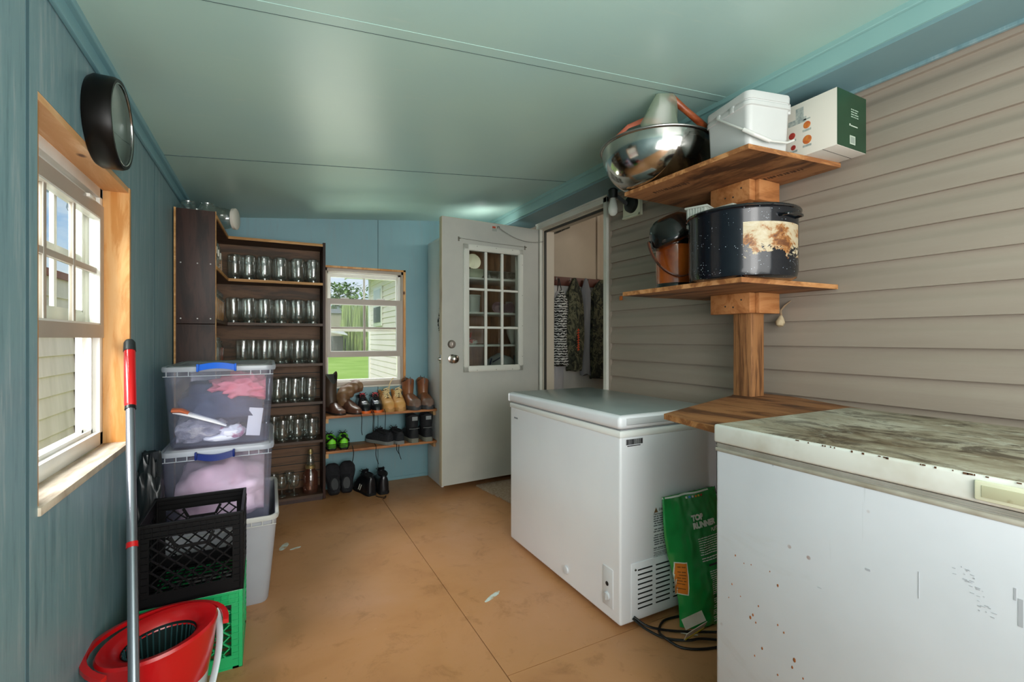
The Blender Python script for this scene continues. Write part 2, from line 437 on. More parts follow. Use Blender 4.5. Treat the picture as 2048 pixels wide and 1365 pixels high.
# ------------------------------------------------------------------ windows
def sash(b, bg, ax, a0, a1, z0, z1, t0, t1, rail=.045, stile=.036, cols=3, rows=2, mm=.011):
    def bx(bb, p0, p1, q0, q1, u0, u1, bev=.003):
        if ax == 'y': bb.box(u0, u1, p0, p1, q0, q1, bev)
        else: bb.box(p0, p1, u0, u1, q0, q1, bev)
    bx(b, a0+stile+.0003, a1-stile-.0003, z0, z0+rail, t0, t1, 0); bx(b, a0+stile+.0003, a1-stile-.0003, z1-rail, z1, t0, t1, 0)
    bx(b, a0, a0+stile, z0, z1, t0, t1, 0); bx(b, a1-stile, a1, z0, z1, t0, t1, 0)
    tm = (t0+t1)/2
    b.mi = 1
    for i in range(1, cols):
        p = a0+stile+(a1-a0-2*stile)*i/cols; bx(b, p-mm, p+mm, z0+rail, z1-rail, tm-.006, tm+.006, .002)
    for i in range(1, rows):
        q = z0+rail+(z1-z0-2*rail)*i/rows; bx(b, a0+stile, a1-stile, q-mm, q+mm, tm-.0055, tm+.0055, .002)
    e = .006; b.mi = 1   # white glazing bead
    for (p0, p1, q0, q1) in ((a0+stile, a1-stile, z0+rail, z0+rail+e), (a0+stile, a1-stile, z1-rail-e, z1-rail), (a0+stile, a0+stile+e, z0+rail, z1-rail), (a1-stile-e, a1-stile, z0+rail, z1-rail)):
        bx(b, p0, p1, q0, q1, t0+.001, t1-.001, 0)
    b.mi = 0
    bx(bg, a0+stile, a1-stile, z0+rail, z1-rail, tm-.0015, tm+.0015, 0)

# left window: pine reveal, vinyl frame, outer sash up, inner sash raised
b = B(); b.box(XL-.075, XL+.002, 2.17, 2.19, .79, 1.722, .001); w1 = b.build('window_1', m_pine, kind='structure')
b = B(); b.box(XL-.075, XL-.0005, 1.409, 2.19, 1.703, 1.7215); b.build('window_header', m_pineh, w1)
b = B(); b.box(XL-.075, XL+.006, 1.408, 2.185, .772, .792, .002); b.build('window_sill', m_sill, w1)
b = B(); b.box(XL-.075, XL-.004, 1.408, 1.426, .79, 1.705, .001); b.build('near_jamb', m_pine, w1)
b = B(); x0, x1 = -.60, -.532
b.box(x0, x1, 1.42, 1.45, .79, 1.705, .003); b.box(x0, x1, 2.142, 2.172, .79, 1.705, .003); b.box(x0, x1, 1.42, 2.172, 1.668, 1.705, .003); b.box(x0, x1, 1.42, 2.172, .79, .838, .003)
b.box(x0-.02, x0+.01, 1.41, 2.19, .76, .80, .003)
for xx in (-.555, -.58): b.box(xx-.003, xx+.003, 2.128, 2.146, .8, 1.7); b.box(xx-.003, xx+.003, 1.446, 1.46, .8, 1.7); b.box(xx-.003, xx+.003, 1.45, 2.14, 1.655, 1.67); b.box(xx-.003, xx+.003, 1.45, 2.14, .835, .85)
b.build('window_frame', m_vinyl, w1)
b = B(); g = B(); sash(b, g, 'y', 1.446, 2.150, 1.225, 1.668, -.596, -.572, .035, .03); b.build('upper_sash', [m_vinyl, m_vinyl], w1); g.build('upper_pane', m_glass, w1)
b = B(); g = B(); sash(b, g, 'y', 1.444, 2.160, 1.172, 1.64, -.556, -.526, .045, .034); s_ = b.build('raised_sash', [m_sash, m_vinyl], w1); g.build('raised_pane', m_glass, s_)
b = B(); b.box(-.530, -.517, 1.98, 2.04, 1.632, 1.643, .002); b.box(-.53, -.515, 1.50, 1.55, 1.632, 1.643, .002); b.build('sash_latch', m_vinyl, s_)

# back window
b = B(); T = YB+.06
b.box(.366, .384, YB-.004, T, .782, 1.737, .001); b.box(.992, 1.012, YB-.004, T, .782, 1.737, .001); b.box(.366, 1.012, YB-.004, T, 1.722, 1.737, .001)
w2 = b.build('window_2', m_pine, kind='structure')
b = B(); b.box(.36, 1.012, YB-.01, T, .778, .79, .002); b.build('window_sill', m_white, w2)
b = B(); b.box(.384, .40, YB+.004, YB+.08, .79, 1.722, .002); b.box(.974, .992, YB+.004, YB+.08, .79, 1.722, .002); b.box(.384, .992, YB+.004, YB+.08, 1.695, 1.722, .002); b.box(.384, .992, YB+.004, YB+.08, .79, .825, .002)
b.build('window_frame', m_sash, w2)
b = B(); b.box(.398, .41, YB+.03, YB+.08, .82, 1.70, .002); b.box(.952, .976, YB+.03, YB+.08, .82, 1.70, .002); b.box(.398, .976, YB+.03, YB+.08, 1.68, 1.70, .002); b.box(.39, .985, YB+.045, YB+.10, .815, .84, .002); b.build('frame_liner', m_vinyl, w2)
b = B(); g = B(); sash(b, g, 'x', .40, .974, 1.225, 1.69, YB+.055, YB+.078, .028, .024, 2, 2, .008); b.build('upper_sash', [m_vinyl, m_vinyl], w2); g.build('upper_pane', m_glass, w2)
b = B(); g = B(); sash(b, g, 'x', .386, .976, 1.022, 1.482, YB+.006, YB+.03, .042, .036, 2, 2, .009); s_ = b.build('raised_sash', [m_sash, m_vinyl], w2); g.build('raised_pane', m_glass, s_)
b = B(); b.box(.50, .56, YB+.002, YB+.03, 1.482, 1.492, .002); b.box(.78, .84, YB+.002, YB+.03, 1.482, 1.492, .002); b.build('sash_latch', m_vinyl, s_)

# ------------------------------------------------------------------ outdoors
GZ = -.55
ml, nt, bs, out = nodes('lawn_grass'); v_ = coords(nt)
nt.links.new(ramp(nt, noise_tex(nt, v_, .35, 6, .7), [(.3, '#86a83c'), (.5, '#9cbc4c'), (.75, '#b4cc6a')]), bs.inputs['Base Color']); bs.inputs['Roughness'].default_value = .9
structure(B().box(-60, 60, 4.2, 140, GZ-.2, GZ), 'ground', ml)
structure(B().box(-60, XL-.12, -30, 4.2, GZ-.2, GZ), 'ground_side', M('gravel', '#b4aca0', .9, c2='#a0988a', sc=30))
m_ext = M('cream_siding', '#eee2d8', .6, c2='#f2e8de', sc=2)
def lap(b, axis, t, a0, a1, z0, z1, e, d=.012, sgn=1):
    pts = []; z = z1
    while z > z0: pts += [(0, z), (d, max(z-e, z0))]; z -= e
    if axis == 'y': b.loft([[(t+sgn*p, a0, q) for p, q in pts], [(t+sgn*p, a1, q) for p, q in pts]], closed=False)
    else: b.loft([[(a0, t+sgn*p, q) for p, q in pts], [(a1, t+sgn*p, q) for p, q in pts]], closed=False)
# wing of the house beyond the back window
h = thing('house_wing', 'cream sided wing of the house outside, right half of the back window view', 'building', (3, 7.6, GZ))
b = B(); lap(b, 'y', 2.04, 4.1, 10.9, GZ, 2.55, .108, .014, -1); b.build('siding', m_ext, h, smooth=0)
b = B(); b.box(2.04, 5, 4.1, 10.9, GZ, 2.6); b.build('wall_core', m_ext, h, smooth=0)
b = B(); b.box(2.0, 2.06, 10.82, 10.93, GZ, 2.55, .005); b.build('corner_trim', m_vinyl, h)
b = B(); b.box(1.55, 5, 4.1, 11.3, 2.55, 2.6); b.box(1.53, 1.56, 4.1, 11.3, 2.52, 2.72); b.build('soffit', m_vinyl, h)
b = B(); b.loft([[(1.5, 4.1, 2.72), (3.2, 4.1, 3.3), (3.2, 4.1, 2.7)], [(1.5, 11.3, 2.72), (3.2, 11.3, 3.3), (3.2, 11.3, 2.7)]]); b.build('roof', M('shingle', '#6a655e', .9), h)
b = B(); b.box(2.0, 2.03, 9.55, 10.35, 1.42, 2.24, .005); f_ = b.build('window', m_vinyl, h)
b = B(); b.box(1.99, 2.0, 9.62, 10.28, 1.50, 1.82); b.build('pane', M('window_screen', '#50564f', .5), f_)
b = B(); b.box(1.99, 2.0, 9.62, 10.28, 1.86, 2.18); b.build('pane', M('bright_pane', '#b9c0b8', .3), f_)
# cream shed beside the left window
h = thing('shed', 'cream lap-sided shed with red roof edge seen outside through the left window', 'building', (-3.5, 3, GZ))
m_sh = M('shed_siding', '#ecd4ca', .6, c2='#dac2b6', sc=2, stretch=(1, 3, .5))
b = B(); lap(b, 'y', -2.2, -1, 7.9, GZ, 1.87, .225, .02, 1); b.build('siding', m_sh, h, smooth=0)
b = B(); b.box(-5, -2.2, -1, 7.9, GZ, 1.9); b.build('wall_core', m_sh, h, smooth=0)
b = B(); b.box(-2.2, -2.165, 7.82, 7.93, GZ, 1.87, .004); b.build('corner_board', M('dark_corner', '#5c4a3c', .7), h)
b = B(); b.box(-2.32, -2.16, -1.1, 8.1, 1.87, 1.95); b.build('roof_edge', M('red_fascia', '#8a4038', .6), h)
b = B(); b.loft([[(-2.32, -1.1, 1.95), (-3.7, -1.1, 2.28), (-5, -1.1, 1.95)], [(-2.32, 8.1, 1.95), (-3.7, 8.1, 2.28), (-5, 8.1, 1.95)]]); b.build('roof', M('shed_roof', '#8c8a86', .7), h)
# string lights
t = thing('string_lights', 'string of black cord lights with clear bulbs outside the upper left window panes', 'string lights', (-1.2, 1.5, 1.9))
pts = [(-1.25, 1.0+.2*k, 2.12-.10*math.sin(k*.45)+.01*k) for k in range(20)]
b = B(); b.tube(pts, .004, 5); b.build('cord', m_black, t)
for k in range(1, 19, 2):
    p = pts[k]; b = B(); b.lathe([(.012, 0), (.014, -.04)], p, 8); s_ = b.build('socket', m_black, t)
    b = B(); b.lathe([(.012, -.04), (.026, -.065), (.03, -.09), (.02, -.115), (.003, -.125)], p, 10); b.build('bulb', clear('bulb_glass%d' % k, '#d8dcdc', .12) if k == 1 else bpy.data.materials['bulb_glass1'], s_)
# trees
lm = [M('leaf_%d' % i, a, .7, c2=c_, sc=3, lo=.3, hi=.7) for i, (a, c_) in enumerate([('#5c7d3e', '#9cb870'), ('#6f8f48', '#b0c684'), ('#93a552', '#c3cf88')])]
mt_ = M('bark', '#5a4c3e', .9)
def tree(x, y, rx, hz, z0, kind, label, n=2600, willow=False):
    rnd = random.Random(int(x*10+y)); t = thing('tree', label, 'tree', (x, y, GZ), group=None)
    b = B(); b.tube([(x, y, GZ), (x+.1, y, z0+hz*.3), (x, y, z0+hz*.7)], [.22, .15, .06], 7); b.build('trunk', mt_, t)
    b = B(); cl_ = [(rnd.uniform(-.75, .75)*rx, rnd.uniform(-.5, .5)*rx, z0+hz*rnd.uniform(.15, .85), rnd.uniform(.3, .5)*rx) for _ in range(26)]
    for k in range(n):
        cx, cy, cz, r = cl_[k % len(cl_)]
        d = V((rnd.gauss(0, 1), rnd.gauss(0, 1), rnd.gauss(0, 1))).normalized()*r*rnd.uniform(.75, 1.05)
        p = V((x+cx, y+cy, cz))+d*(1 if not willow else .8)
        s = rx*.085*rnd.uniform(.6, 1.4); a = V((rnd.gauss(0, 1), rnd.gauss(0, 1), rnd.gauss(0, .6))).normalized()*s
        c_ = V((0, 0, -1)).cross(a).normalized()*s*.6 if not willow else V((0, 0, -1))*s*5
        if willow: a = a*.3
        b.face([p-a, p+c_, p+a, p-c_])
    b.build('foliage', lm[kind], t, smooth=0)
tree(9.2, 70, 3.4, 9.6, 0, 0, 'large dark green tree rising above the tan house in the back window view')
tree(14.2, 72, 3.0, 7.6, 0, 1, 'mid green tree in the middle distance of the back window view')
tree(8.4, 52, 1.9, 5.2, -.4, 2, 'pale green willow with hanging branches beyond the lawn', 2600, True)
b = B()
rnd = random.Random(5)
for k in range(5000):
    p = V((rnd.uniform(-10, 30), 78+rnd.uniform(-1.5, 1.5), GZ+abs(rnd.gauss(0, 2.0))+rnd.uniform(0, 2.6))); s = .42
    a = V((rnd.gauss(0, 1), rnd.gauss(0, 1), rnd.gauss(0, 1))).normalized()*s; c_ = a.orthogonal().normalized()*s
    b.face([p-a, p-c_, p+a, p+c_])
tag(b.build('hedgerow', lm[0], smooth=0, kind='stuff'), 'distant green hedgerow along the far edge of the lawn', 'hedge')
# neighbour house and little pavilion far off
h = thing('neighbour_house', 'small tan sided house far across the lawn, left in the back window', 'building', (6.4, 60, GZ))
b = B(); lap(b, 'x', 60, 5.0, 7.8, GZ, 4.2, .3, .03, -1); b.build('siding', M('far_siding', '#a89c88', .7), h, smooth=0)
b = B(); b.box(5.0, 7.8, 60, 66, GZ, 4.2); b.build('wall_core', m_sh, h, smooth=0)
b = B(); b.loft([[(4.8, 59.7, 4.2), (4.8, 66.3, 4.2), (4.8, 63, 4.9)], [(8.0, 59.7, 4.2), (8.0, 66.3, 4.2), (8.0, 63, 4.9)]]); b.build('roof', M('far_roof', '#7d7f78', .8), h)
h = thing('garden_shelter', 'small open shelter with pale awning roof on the lawn', 'shelter', (6.6, 50, GZ))
b = B(); b.loft([[(5.3, 48.5, 1.75), (5.3, 51.5, 2.1), (5.3, 51.5, 2.2), (5.3, 48.5, 1.85)], [(6.9, 48.5, 1.45), (6.9, 51.5, 1.8), (6.9, 51.5, 1.9), (6.9, 48.5, 1.55)]]); b.build('awning', M('awning', '#d9d6ce', .6), h)
for x, y in ((5.45, 48.7), (6.7, 48.7), (5.45, 51.3), (6.7, 51.3)): b = B(); b.box(x-.04, x+.04, y-.04, y+.04, GZ, 1.15); b.build('post', m_black, h)
b = B(); b.box(5.6, 6.55, 49, 51, GZ, 1.4); b.build('dark_body', M('shelter_dark', '#4a4c44', .8), h)  # solid dark box under the awning
# ------------------------------------------------------------------ jar shelf (L shaped, corner)
m_dkb = wood('dark_stained_board', '#2c1b16', '#3a241e', '#1f1310', 2, 2.5, .55, False, 7)
m_dkshelf = wood('brown_shelf_board', '#443020', '#523a2a', '#342418', 0, 2.5, .55, False, 9)
m_back = wood('brown_paneling', '#5c4028', '#6b4c30', '#42301e', 0, 2.5, .6, False, 7)
m_edge = wood('raw_board_edge', '#b98a52', '#a8783e', '#c99a62', 0, 3, .6, False, 8)
SH = [1.852, 1.570, 1.276, .990, .714, .436, .045]
t = thing('corner_shelf', 'tall dark brown L-shaped corner shelf full of glass jars between left wall and back window', 'shelf', (-.1, 3.6, 0))
b = B(); b.box(XL+.016, -.260, 3.030, 3.048, 1.25, 1.868, .001); b.build('end_panel', m_dkb, t)
b = B(); b.box(XL+.016, -.260, 3.028, 3.048, .01, 1.246, .001); b.build('end_panel', m_dkb, t)
b = B(); b.box(XL+.007, XL+.016, 3.028, 3.05, .01, 1.87); b.box(-.262, -.259, 3.026, 3.05, .01, 1.868); b.build('edge_strip', m_edge, t)
for zz in (1.577, 1.277):
    for xx in (-.42, -.345, -.285):
        b = B(); b.lathe([(.004, 0), (.003, .0015)], (xx, 3.030 if zz > 1.3 else 3.030, zz), 8, Matrix.Rotation(PI/2, 4, 'X')); b.build('screw', m_steel, t)
b = B(); b.box(.345, .363, 3.625, YB-.012, .01, 1.862, .001); b.build('side_panel', m_dkb, t)
b = B(); b.box(XL+.018, .345, YB-.014, YB-.009, .02, 1.86)
zz = .1
while zz < .99: b.mi = 1; b.box(XL+.018, .345, YB-.016, YB-.013, zz, zz+.005); zz += .062
b.build('back_panel', [m_back, m_dark], t)
b = B(); b.box(XL+.010, XL+.015, 3.05, YB-.014, .02, 1.86); b.build('side_backing', m_back, t)
for i, z in enumerate(SH):
    poly = [(XL+.018, 3.05), (-.262, 3.05), (-.245, 3.628), (.345, 3.634), (.345, YB-.015), (XL+.018, YB-.015)]
    b = B(); b.prism(poly, z-.018, z); f_ = b.build('shelf', m_dkshelf, t)
    if i < 2:
        b = B(); b.loft([[(-.262, 3.05, z-.018), (-.262, 3.05, z+.0005), (-.256, 3.048, z+.0005), (-.256, 3.048, z-.018)], [(-.247, 3.632, z-.018), (-.247, 3.632, z+.0005), (-.240, 3.627, z+.0005), (-.240, 3.627, z-.018)], [(.345, 3.636, z-.018), (.345, 3.636, z+.0005), (.345, 3.628, z+.0005), (.345, 3.628, z-.018)]]); b.build('raw_edge', m_edge, f_)
b = B(); b.box(XL+.02, .345, 3.64, 3.655, 0, .027); b.build('kick_board', m_dkb, t)

# jars
m_jar = clear('jar_glass', '#f6faf8', .12, .05, '#c8d2ca')
m_jarrim = clear('jar_thick_glass', '#b9c6c0', .22)
m_orange = M('amber_fill', '#d07a18', .35, c2='#e39a34', sc=18)
m_rust = M('red_brown_fill', '#8a3418', .4, c2='#a8502a', sc=20)
def jar(label, loc, h=.172, r=.046, up=False, fill=None, lid=None, group='empty upside-down canning jars on the corner shelf', name='canning_jar'):
    t = thing(name, label, 'jar', loc, group=group)
    P = [(.034, 0), (.035, .016), (.033, .018), (.034, .022), (r*.93, .034), (r, .044), (r, h-.012), (r*.97, h-.004), (r*.85, h)]
    if up: P = [(a, h-z) for a, z in reversed(P)]
    b = B(); b.lathe(P, n=18, cap0=up, cap1=not up); b.build('glass_body', m_jar, t, local=True)
    b = B(); b.lathe([(r*.55, h-.006 if not up else .006), (r*.86, h-.007 if not up else .004)], n=16, cap1=False); b.lathe([(.034, .006 if not up else h-.01), (.035, .012 if not up else h-.004), (.032, .012 if not up else h-.004)], n=16, cap0=False, cap1=False); b.build('thick_base', m_jarrim, t, local=True)
    if fill: b = B(); b.lathe([(r*.85, .008), (r*.92, .02), (r*.92, h*.72), (r*.8, h*.74)], n=16); b.build('contents', fill, t, local=True)
    if lid: b = B(); b.lathe([(.036, h-.016), (.037, h+.001), (.034, h+.004)], n=16); b.build('lid', lid, t, local=True)
    return t
G0 = 'empty upside-down canning jars on the back run of the corner shelf'
LG = 'clear empty canning jar stored upside down in a row on the corner shelf'
j0 = jar(LG, (-.208, 3.70, SH[1]), group=G0)
rows = [(1, [-.124, -.029, .073, .186, .286], 3.70), (2, [-.216, -.124, -.024, .078, .187, .285], 3.70), (3, [-.157, -.029, .072, .181, .281], 3.70),
        (4, [-.06, .055, .165, .262], 3.69), (5, [-.02, .085, .18, .275], 3.69)]
for si, xs, y in rows:
    for x in xs: dup(j0, (x, y+random.uniform(-.006, .01), SH[si]), scale=(1, 1, .92 if si == 5 else 1))
for si, xs in ((1, [-.14, -.04, .06, .165, .27]), (2, [-.15, -.05, .055, .16, .265]), (3, [-.1, 0, .11, .22]), (4, [0, .11, .22]), (5, [.03, .14, .24])):
    for x in xs: dup(j0, (x, 3.80, SH[si]))
# side run: tall storage jars, amber jars, clear bottles
b = jar('tall wide clear jar with white label on the second shelf of the side run', (-.315, 3.16, SH[1]), .20, .05, True, group='tall jars on the side run, second shelf', name='storage_jar')
bb = B(); bb.box(.045, .052, -.03, .015, .085, .125); bb.build('paper_label', m_white, b, local=True)
for i, y in enumerate((3.28, 3.40)): dup(b, (-.315, y, SH[1]), label='tall wide clear jar on the second shelf of the side run, %s' % ('middle of three' if i == 0 else 'farthest of three'))
jar('clear jar with orange-brown contents at the inner corner of the second shelf', (-.31, 3.53, SH[1]), .16, .044, True, m_orange, group=None, name='filled_jar')
am = jar('amber-filled jar with steel lid in the row on the third shelf of the side run', (-.30, 3.12, SH[2]), .175, .043, True, m_orange, m_steel, group='amber filled jars on the side run', name='filled_jar')
for y in (3.225, 3.33, 3.435, 3.54): dup(am, (-.30, y, SH[2]))
cb = jar('clear narrow empty jar on the fourth shelf of the side run', (-.30, 3.14, SH[3]), .185, .04, True, group='clear narrow jars on the side run, fourth shelf', name='narrow_jar')
for y in (3.25, 3.36): dup(cb, (-.30, y, SH[3]))
jar('jar with red-brown contents at the inner corner of the fourth shelf', (-.30, 3.50, SH[3]), .165, .043, True, m_rust, group=None, name='filled_jar')
# goblets and bottle on the lowest shelf
def goblet(loc, lab, g):
    t = thing('glass_goblet', lab, 'glass', loc, group=g)
    b = B(); b.lathe([(.03, 0), (.028, .004), (.006, .012), (.006, .05), (.026, .062), (.036, .09), (.036, .13), (.033, .145)], n=14, cap1=False); b.build('glass_body', m_jar, t, local=True); return t
g0 = goblet((.08, 3.70, SH[6]), 'small clear stemmed glass on the bottom shelf', 'clear stemmed glasses on the bottom shelf')
for x, y in ((-.01, 3.71), (.16, 3.70), (.13, 3.80), (.03, 3.79)): dup(g0, (x, y, SH[6]))
t = thing('lidded_jar', 'pinkish glass jar with brass lid on the bottom shelf under a smaller jar', 'jar', (.268, 3.71, SH[6]))
b = B(); b.lathe([(.045, 0), (.05, .01), (.05, .14), (.03, .165), (.03, .18)], n=18); b.build('glass_body', clear('pink_glass', '#d9b8a8', .15, .25, '#a8705c'), t, local=True)
b = B(); b.lathe([(.034, .176), (.035, .196), (.03, .2)], n=18); b.build('lid', M('brass', '#c2ad78', .3, .8), t, local=True)
t = thing('small_bottle', 'tiny glass jar with brass cap standing on the pinkish lidded jar', 'bottle', (.268, 3.71, SH[6]+.2))
b = B(); b.lathe([(.026, 0), (.028, .05), (.013, .07), (.013, .08)], n=14); b.build('glass_body', m_jar, t, local=True)
b = B(); b.lathe([(.016, .078), (.016, .092), (.02, .095), (.012, .115)], n=12); b.build('lid', bpy.data.materials['brass'], t, local=True)
# on top of the shelf
t = thing('pantry_jar', 'large clear jar with white lid lying on its side atop the corner shelf', 'jar', (-.2, 3.40, SH[0]+.066), rot=(0, PI/2, math.radians(-14)))
b = B(); b.lathe([(.05, -.17), (.062, -.155), (.064, -.04), (.055, -.015), (.048, 0)], n=22); b.build('glass_body', m_jar, t, local=True)
b = B(); b.lathe([(.054, -.002), (.065, .0), (.066, .018), (.06, .022)], n=24); b.build('lid', M('white_lid', '#dcd8cc', .4), t, local=True)
for i, (x, y) in enumerate(((-.40, 3.13), (-.31, 3.13), (-.38, 3.3))):
    t = jar('clear glass jar standing on top of the corner shelf, %s' % ('nearest the left wall' if i == 0 else 'beside the dark end panel corner' if i == 1 else 'second row behind'), (x, y, SH[0]), .08, .045, True, group=None)
t = thing('mixing_jar', 'short clear jar lying behind the dark end panel on top of the shelf', 'jar', (-.27, 3.22, SH[0]+.045), rot=(0, PI/2, .3))
b = B(); b.lathe([(.03, -.09), (.045, -.08), (.045, .0), (.03, .02), (.03, .04)], n=18); b.build('glass_body', m_jar, t, local=True)

# ------------------------------------------------------------------ round clock on the left wall
t = thing('wall_clock', 'round black deep-cased wall clock with a domed glass face above the left window', 'clock', (XL, 1.793, 1.812), rot=(0, PI/2, 0))
b = B(); b.lathe([(.124, 0.001), (.131, .012), (.131, .056), (.127, .066), (.119, .066), (.115, .052)], n=64, cap1=False); b.build('case', M('clock_case', '#0b0a09', .34, c2='#100e0c', sc=5), t, local=True)
b = B(); b.lathe([(.116, .050), (.112, .050)], n=48, cap0=False); b.build('face', M('clock_face', '#7f9894', .25, .6), t, local=True)  # reflection of the teal ceiling put into the face colour
b = B(); b.lathe([(.1175, .062), (.09, .066), (.05, .068), (.002, .069)], n=48, cap0=False); b.build('glass', clear('clock_glass', '#ffffff', .2), t, local=True)
b = B(); b.tube([(.1165*math.cos(a*PI/24), .1165*math.sin(a*PI/24), .064) for a in range(48)], .0022, 6, loop=True); b.build('bezel', m_chrome, t, local=True)

# ------------------------------------------------------------------ storage bins
def rrect(cx, cy, hx, hy, r, z, n=5):
    o = []
    for (sx, sy, a0) in ((1, 1, 0), (-1, 1, PI/2), (-1, -1, PI), (1, -1, 1.5*PI)):
        for k in range(n+1):
            a = a0+PI/2*k/n; o.append((cx+sx*(hx-r)+math.cos(a)*r, cy+sy*(hy-r)+math.sin(a)*r, z))
    return o
def tub(name, label, cx, cy, z0, z1, hx, hy, taper, m_body, m_rim, m_handle=None, lid=None, hdrop=0, open_=False):
    t = thing(name, label, 'storage bin', (cx, cy, z0))
    b = B(); k = 1-taper
    rings = [rrect(cx, cy, hx*k*.97, hy*k*.98, .03, z0), rrect(cx, cy, hx*k, hy*k, .035, z0+.01)]
    for q in (.3, .6, .86, .94): rings.append(rrect(cx, cy, hx*(k+taper*q), hy*(k+taper*q), .035, z0+(z1-z0)*q))
    rings += [rrect(cx, cy, hx*.985, hy*.985, .035, z1-.022), rrect(cx, cy, hx*1.0, hy*1.0, .035, z1-.02), rrect(cx, cy, hx, hy, .035, z1-.012)]
    rings += [rrect(cx, cy, hx*.975, hy*.98, .03, z1-.012), rrect(cx, cy, hx*(k)*.98, hy*k*.98, .03, z0+.006)]
    b.loft(rings); b.build('tub_body', m_body, t)
    b = B()
    rr = [rrect(cx, cy, hx*.985, hy*.985, .035, z1-.02), rrect(cx, cy, hx*1.02, hy*1.015, .04, z1-.02), rrect(cx, cy, hx*1.035, hy*1.02, .045, z1-.008), rrect(cx, cy, hx*1.02, hy*1.015, .04, z1), rrect(cx, cy, hx*.97, hy*.975, .035, z1-.002), rrect(cx, cy, hx*.96, hy*.97, .03, z1-.012)]
    b.loft(rr, cap0=False, cap1=False, loop=True)
    for i in range(11):
        xx = cx-hx*.92+hx*1.84*i/10
        if abs(xx-cx) > .085: b.box(xx-.0015, xx+.0015, cy-hy*1.015, cy-hy*.98, z1-.038, z1-.02)
    b.box(cx-hx*.98, cx+hx*.98, cy-hy*1.01, cy-hy*1.0, z1-.04, z1-.037)
    b.build('rim', m_rim, t)
    if lid:
        b = B(); rr = [rrect(cx, cy, hx*.97, hy*.975, .035, z1-.004), rrect(cx, cy, hx*.93, hy*.95, .035, z1+.004), rrect(cx, cy, hx*.86, hy*.9, .04, z1+.004), rrect(cx, cy, hx*.84, hy*.88, .04, z1-.001)]
        b.loft(rr, cap0=False); b.build('lid', lid, t)
    if m_handle:
        b = B(); n = 9; yh = cy-hy*1.02-.008
        pts = [(cx-.012-.068+.136*i/(n-1), yh-.006*math.sin(PI*i/(n-1)), z1-.004-hdrop+(.010 if not hdrop else -.012)*math.sin(PI*i/(n-1))) for i in range(n)]
        b.loft([[(p[0], p[1]-.006, p[2]-.013), (p[0], p[1]+.014, p[2]-.013), (p[0], p[1]+.018, p[2]+.012), (p[0], p[1]-.002, p[2]+.012)] for p in pts])
        for i in (0, -1): p = pts[i]; b.box(p[0]-.004, p[0]+.004, p[1]-.008, p[1]+.02, p[2]-.016, p[2]+.016, .002)
        b.build('handle', m_handle, t)
    return t
m_bin = clear('milky_plastic', '#f8f9ff', .05, .10, '#c6cbe0', .15)
m_rim = clear('rim_plastic', '#f2f4f6', .08, .62, '#d8dee6', .25)
m_blue = M('blue_plastic', '#1c54b4', .3); m_navy = M('navy_plastic', '#0e1d55', .35)
m_grey = M('grey_plastic', '#a3a6ac', .45, c2='#9a9da4', sc=4)
tub('storage_tote', 'grey opaque plastic tote on the floor at the bottom of the bin stack', -.19, 2.60, 0, .40, .222, .315, .16, m_grey, M('tote_rim', '#b8b9b4', .45))
bt = tub('storage_bin', 'clear bin with dark blue handle and pink blanket, middle of the bin stack', -.19, 2.62, .355, .70, .203, .285, .07, m_bin, m_rim, m_navy, m_rim, .016)
bt2 = tub('storage_bin', 'clear bin with bright blue handle full of mixed clothes, top of the bin stack', -.185, 2.63, .708, 1.05, .205, .285, .10, m_bin, m_rim, m_blue, clear('lid_plastic', '#e6ecea', .1, .3, '#c9d2cf', .2))
def cloth(name, label, cat, c, r, m, seed, amp, f, box, sub=4, cloc=None):
    b = B(); b.blob(c, r, seed, amp, f, sub, None, box)
    return solo(b, name, label, cat, m, (c[0], c[1], box[2][0]), smooth=180)
IB = [(-.365, -.012), (2.375, 2.87), (.722, 1.02)]
def cm(n, a, b_, **k): return M(n, a, .85, c2=b_, **k)
cloth('blanket', 'pale pink blanket folded inside the middle clear bin', 'blanket', (-.19, 2.60, .46), (.215, .26, .155), cm('pink_fleece', '#f0c4cc', '#f6d8dc', sc=5, bmp=.3, bsc=30), 3, .3, 2.2, [(-.355, -.022), (2.37, 2.87), (.372, .66)])
cloth('pink_shirt', 'bright pink crumpled shirt at the top right inside the top clear bin', 'clothing', (-.105, 2.47, .945), (.12, .12, .055), cm('pink_cotton', '#e8798a', '#f29aa2', sc=14, bmp=.4, bsc=25), 5, .55, 3.5, [(-.24, -.014), (2.362, 2.87), (.80, 1.018)])
cloth('grey_jacket', 'slate blue-grey garment bundled in the middle of the top clear bin', 'clothing', (-.17, 2.58, .87), (.19, .2, .13), cm('slate_cloth', '#3c4258', '#58607a', sc=8, bmp=.3, bsc=20), 8, .35, 2.5, [(-.352, -.03), (2.378, 2.87), (.78, .97)])
cloth('knit_sweater', 'light grey knit lying at the lower left inside the top clear bin', 'clothing', (-.27, 2.50, .765), (.13, .13, .07), cm('grey_knit', '#9a98a2', '#c4c0c6', sc=30, bmp=.6, bsc=90), 12, .3, 3, [(-.350, -.12), (2.372, 2.87), (.723, .86)])
b = B(); b.tube([(-.352, 2.385, .862), (-.30, 2.378, .848), (-.21, 2.377, .812), (-.165, 2.378, .79)], [.024, .026, .022, .012], 10, flat=.4)
solo(b, 'white_sleeve', 'white sleeve slanting across the left front of the top clear bin', 'clothing', cm('white_cotton', '#e8e8ee', '#d4d4e0', sc=9, bmp=.2), (-.25, 2.378, .78), smooth=60)
b = B(); b.tube([(-.356, 2.373, .87), (-.325, 2.371, .868), (-.30, 2.371, .855)], [.03, .028, .02], 10, flat=.35)
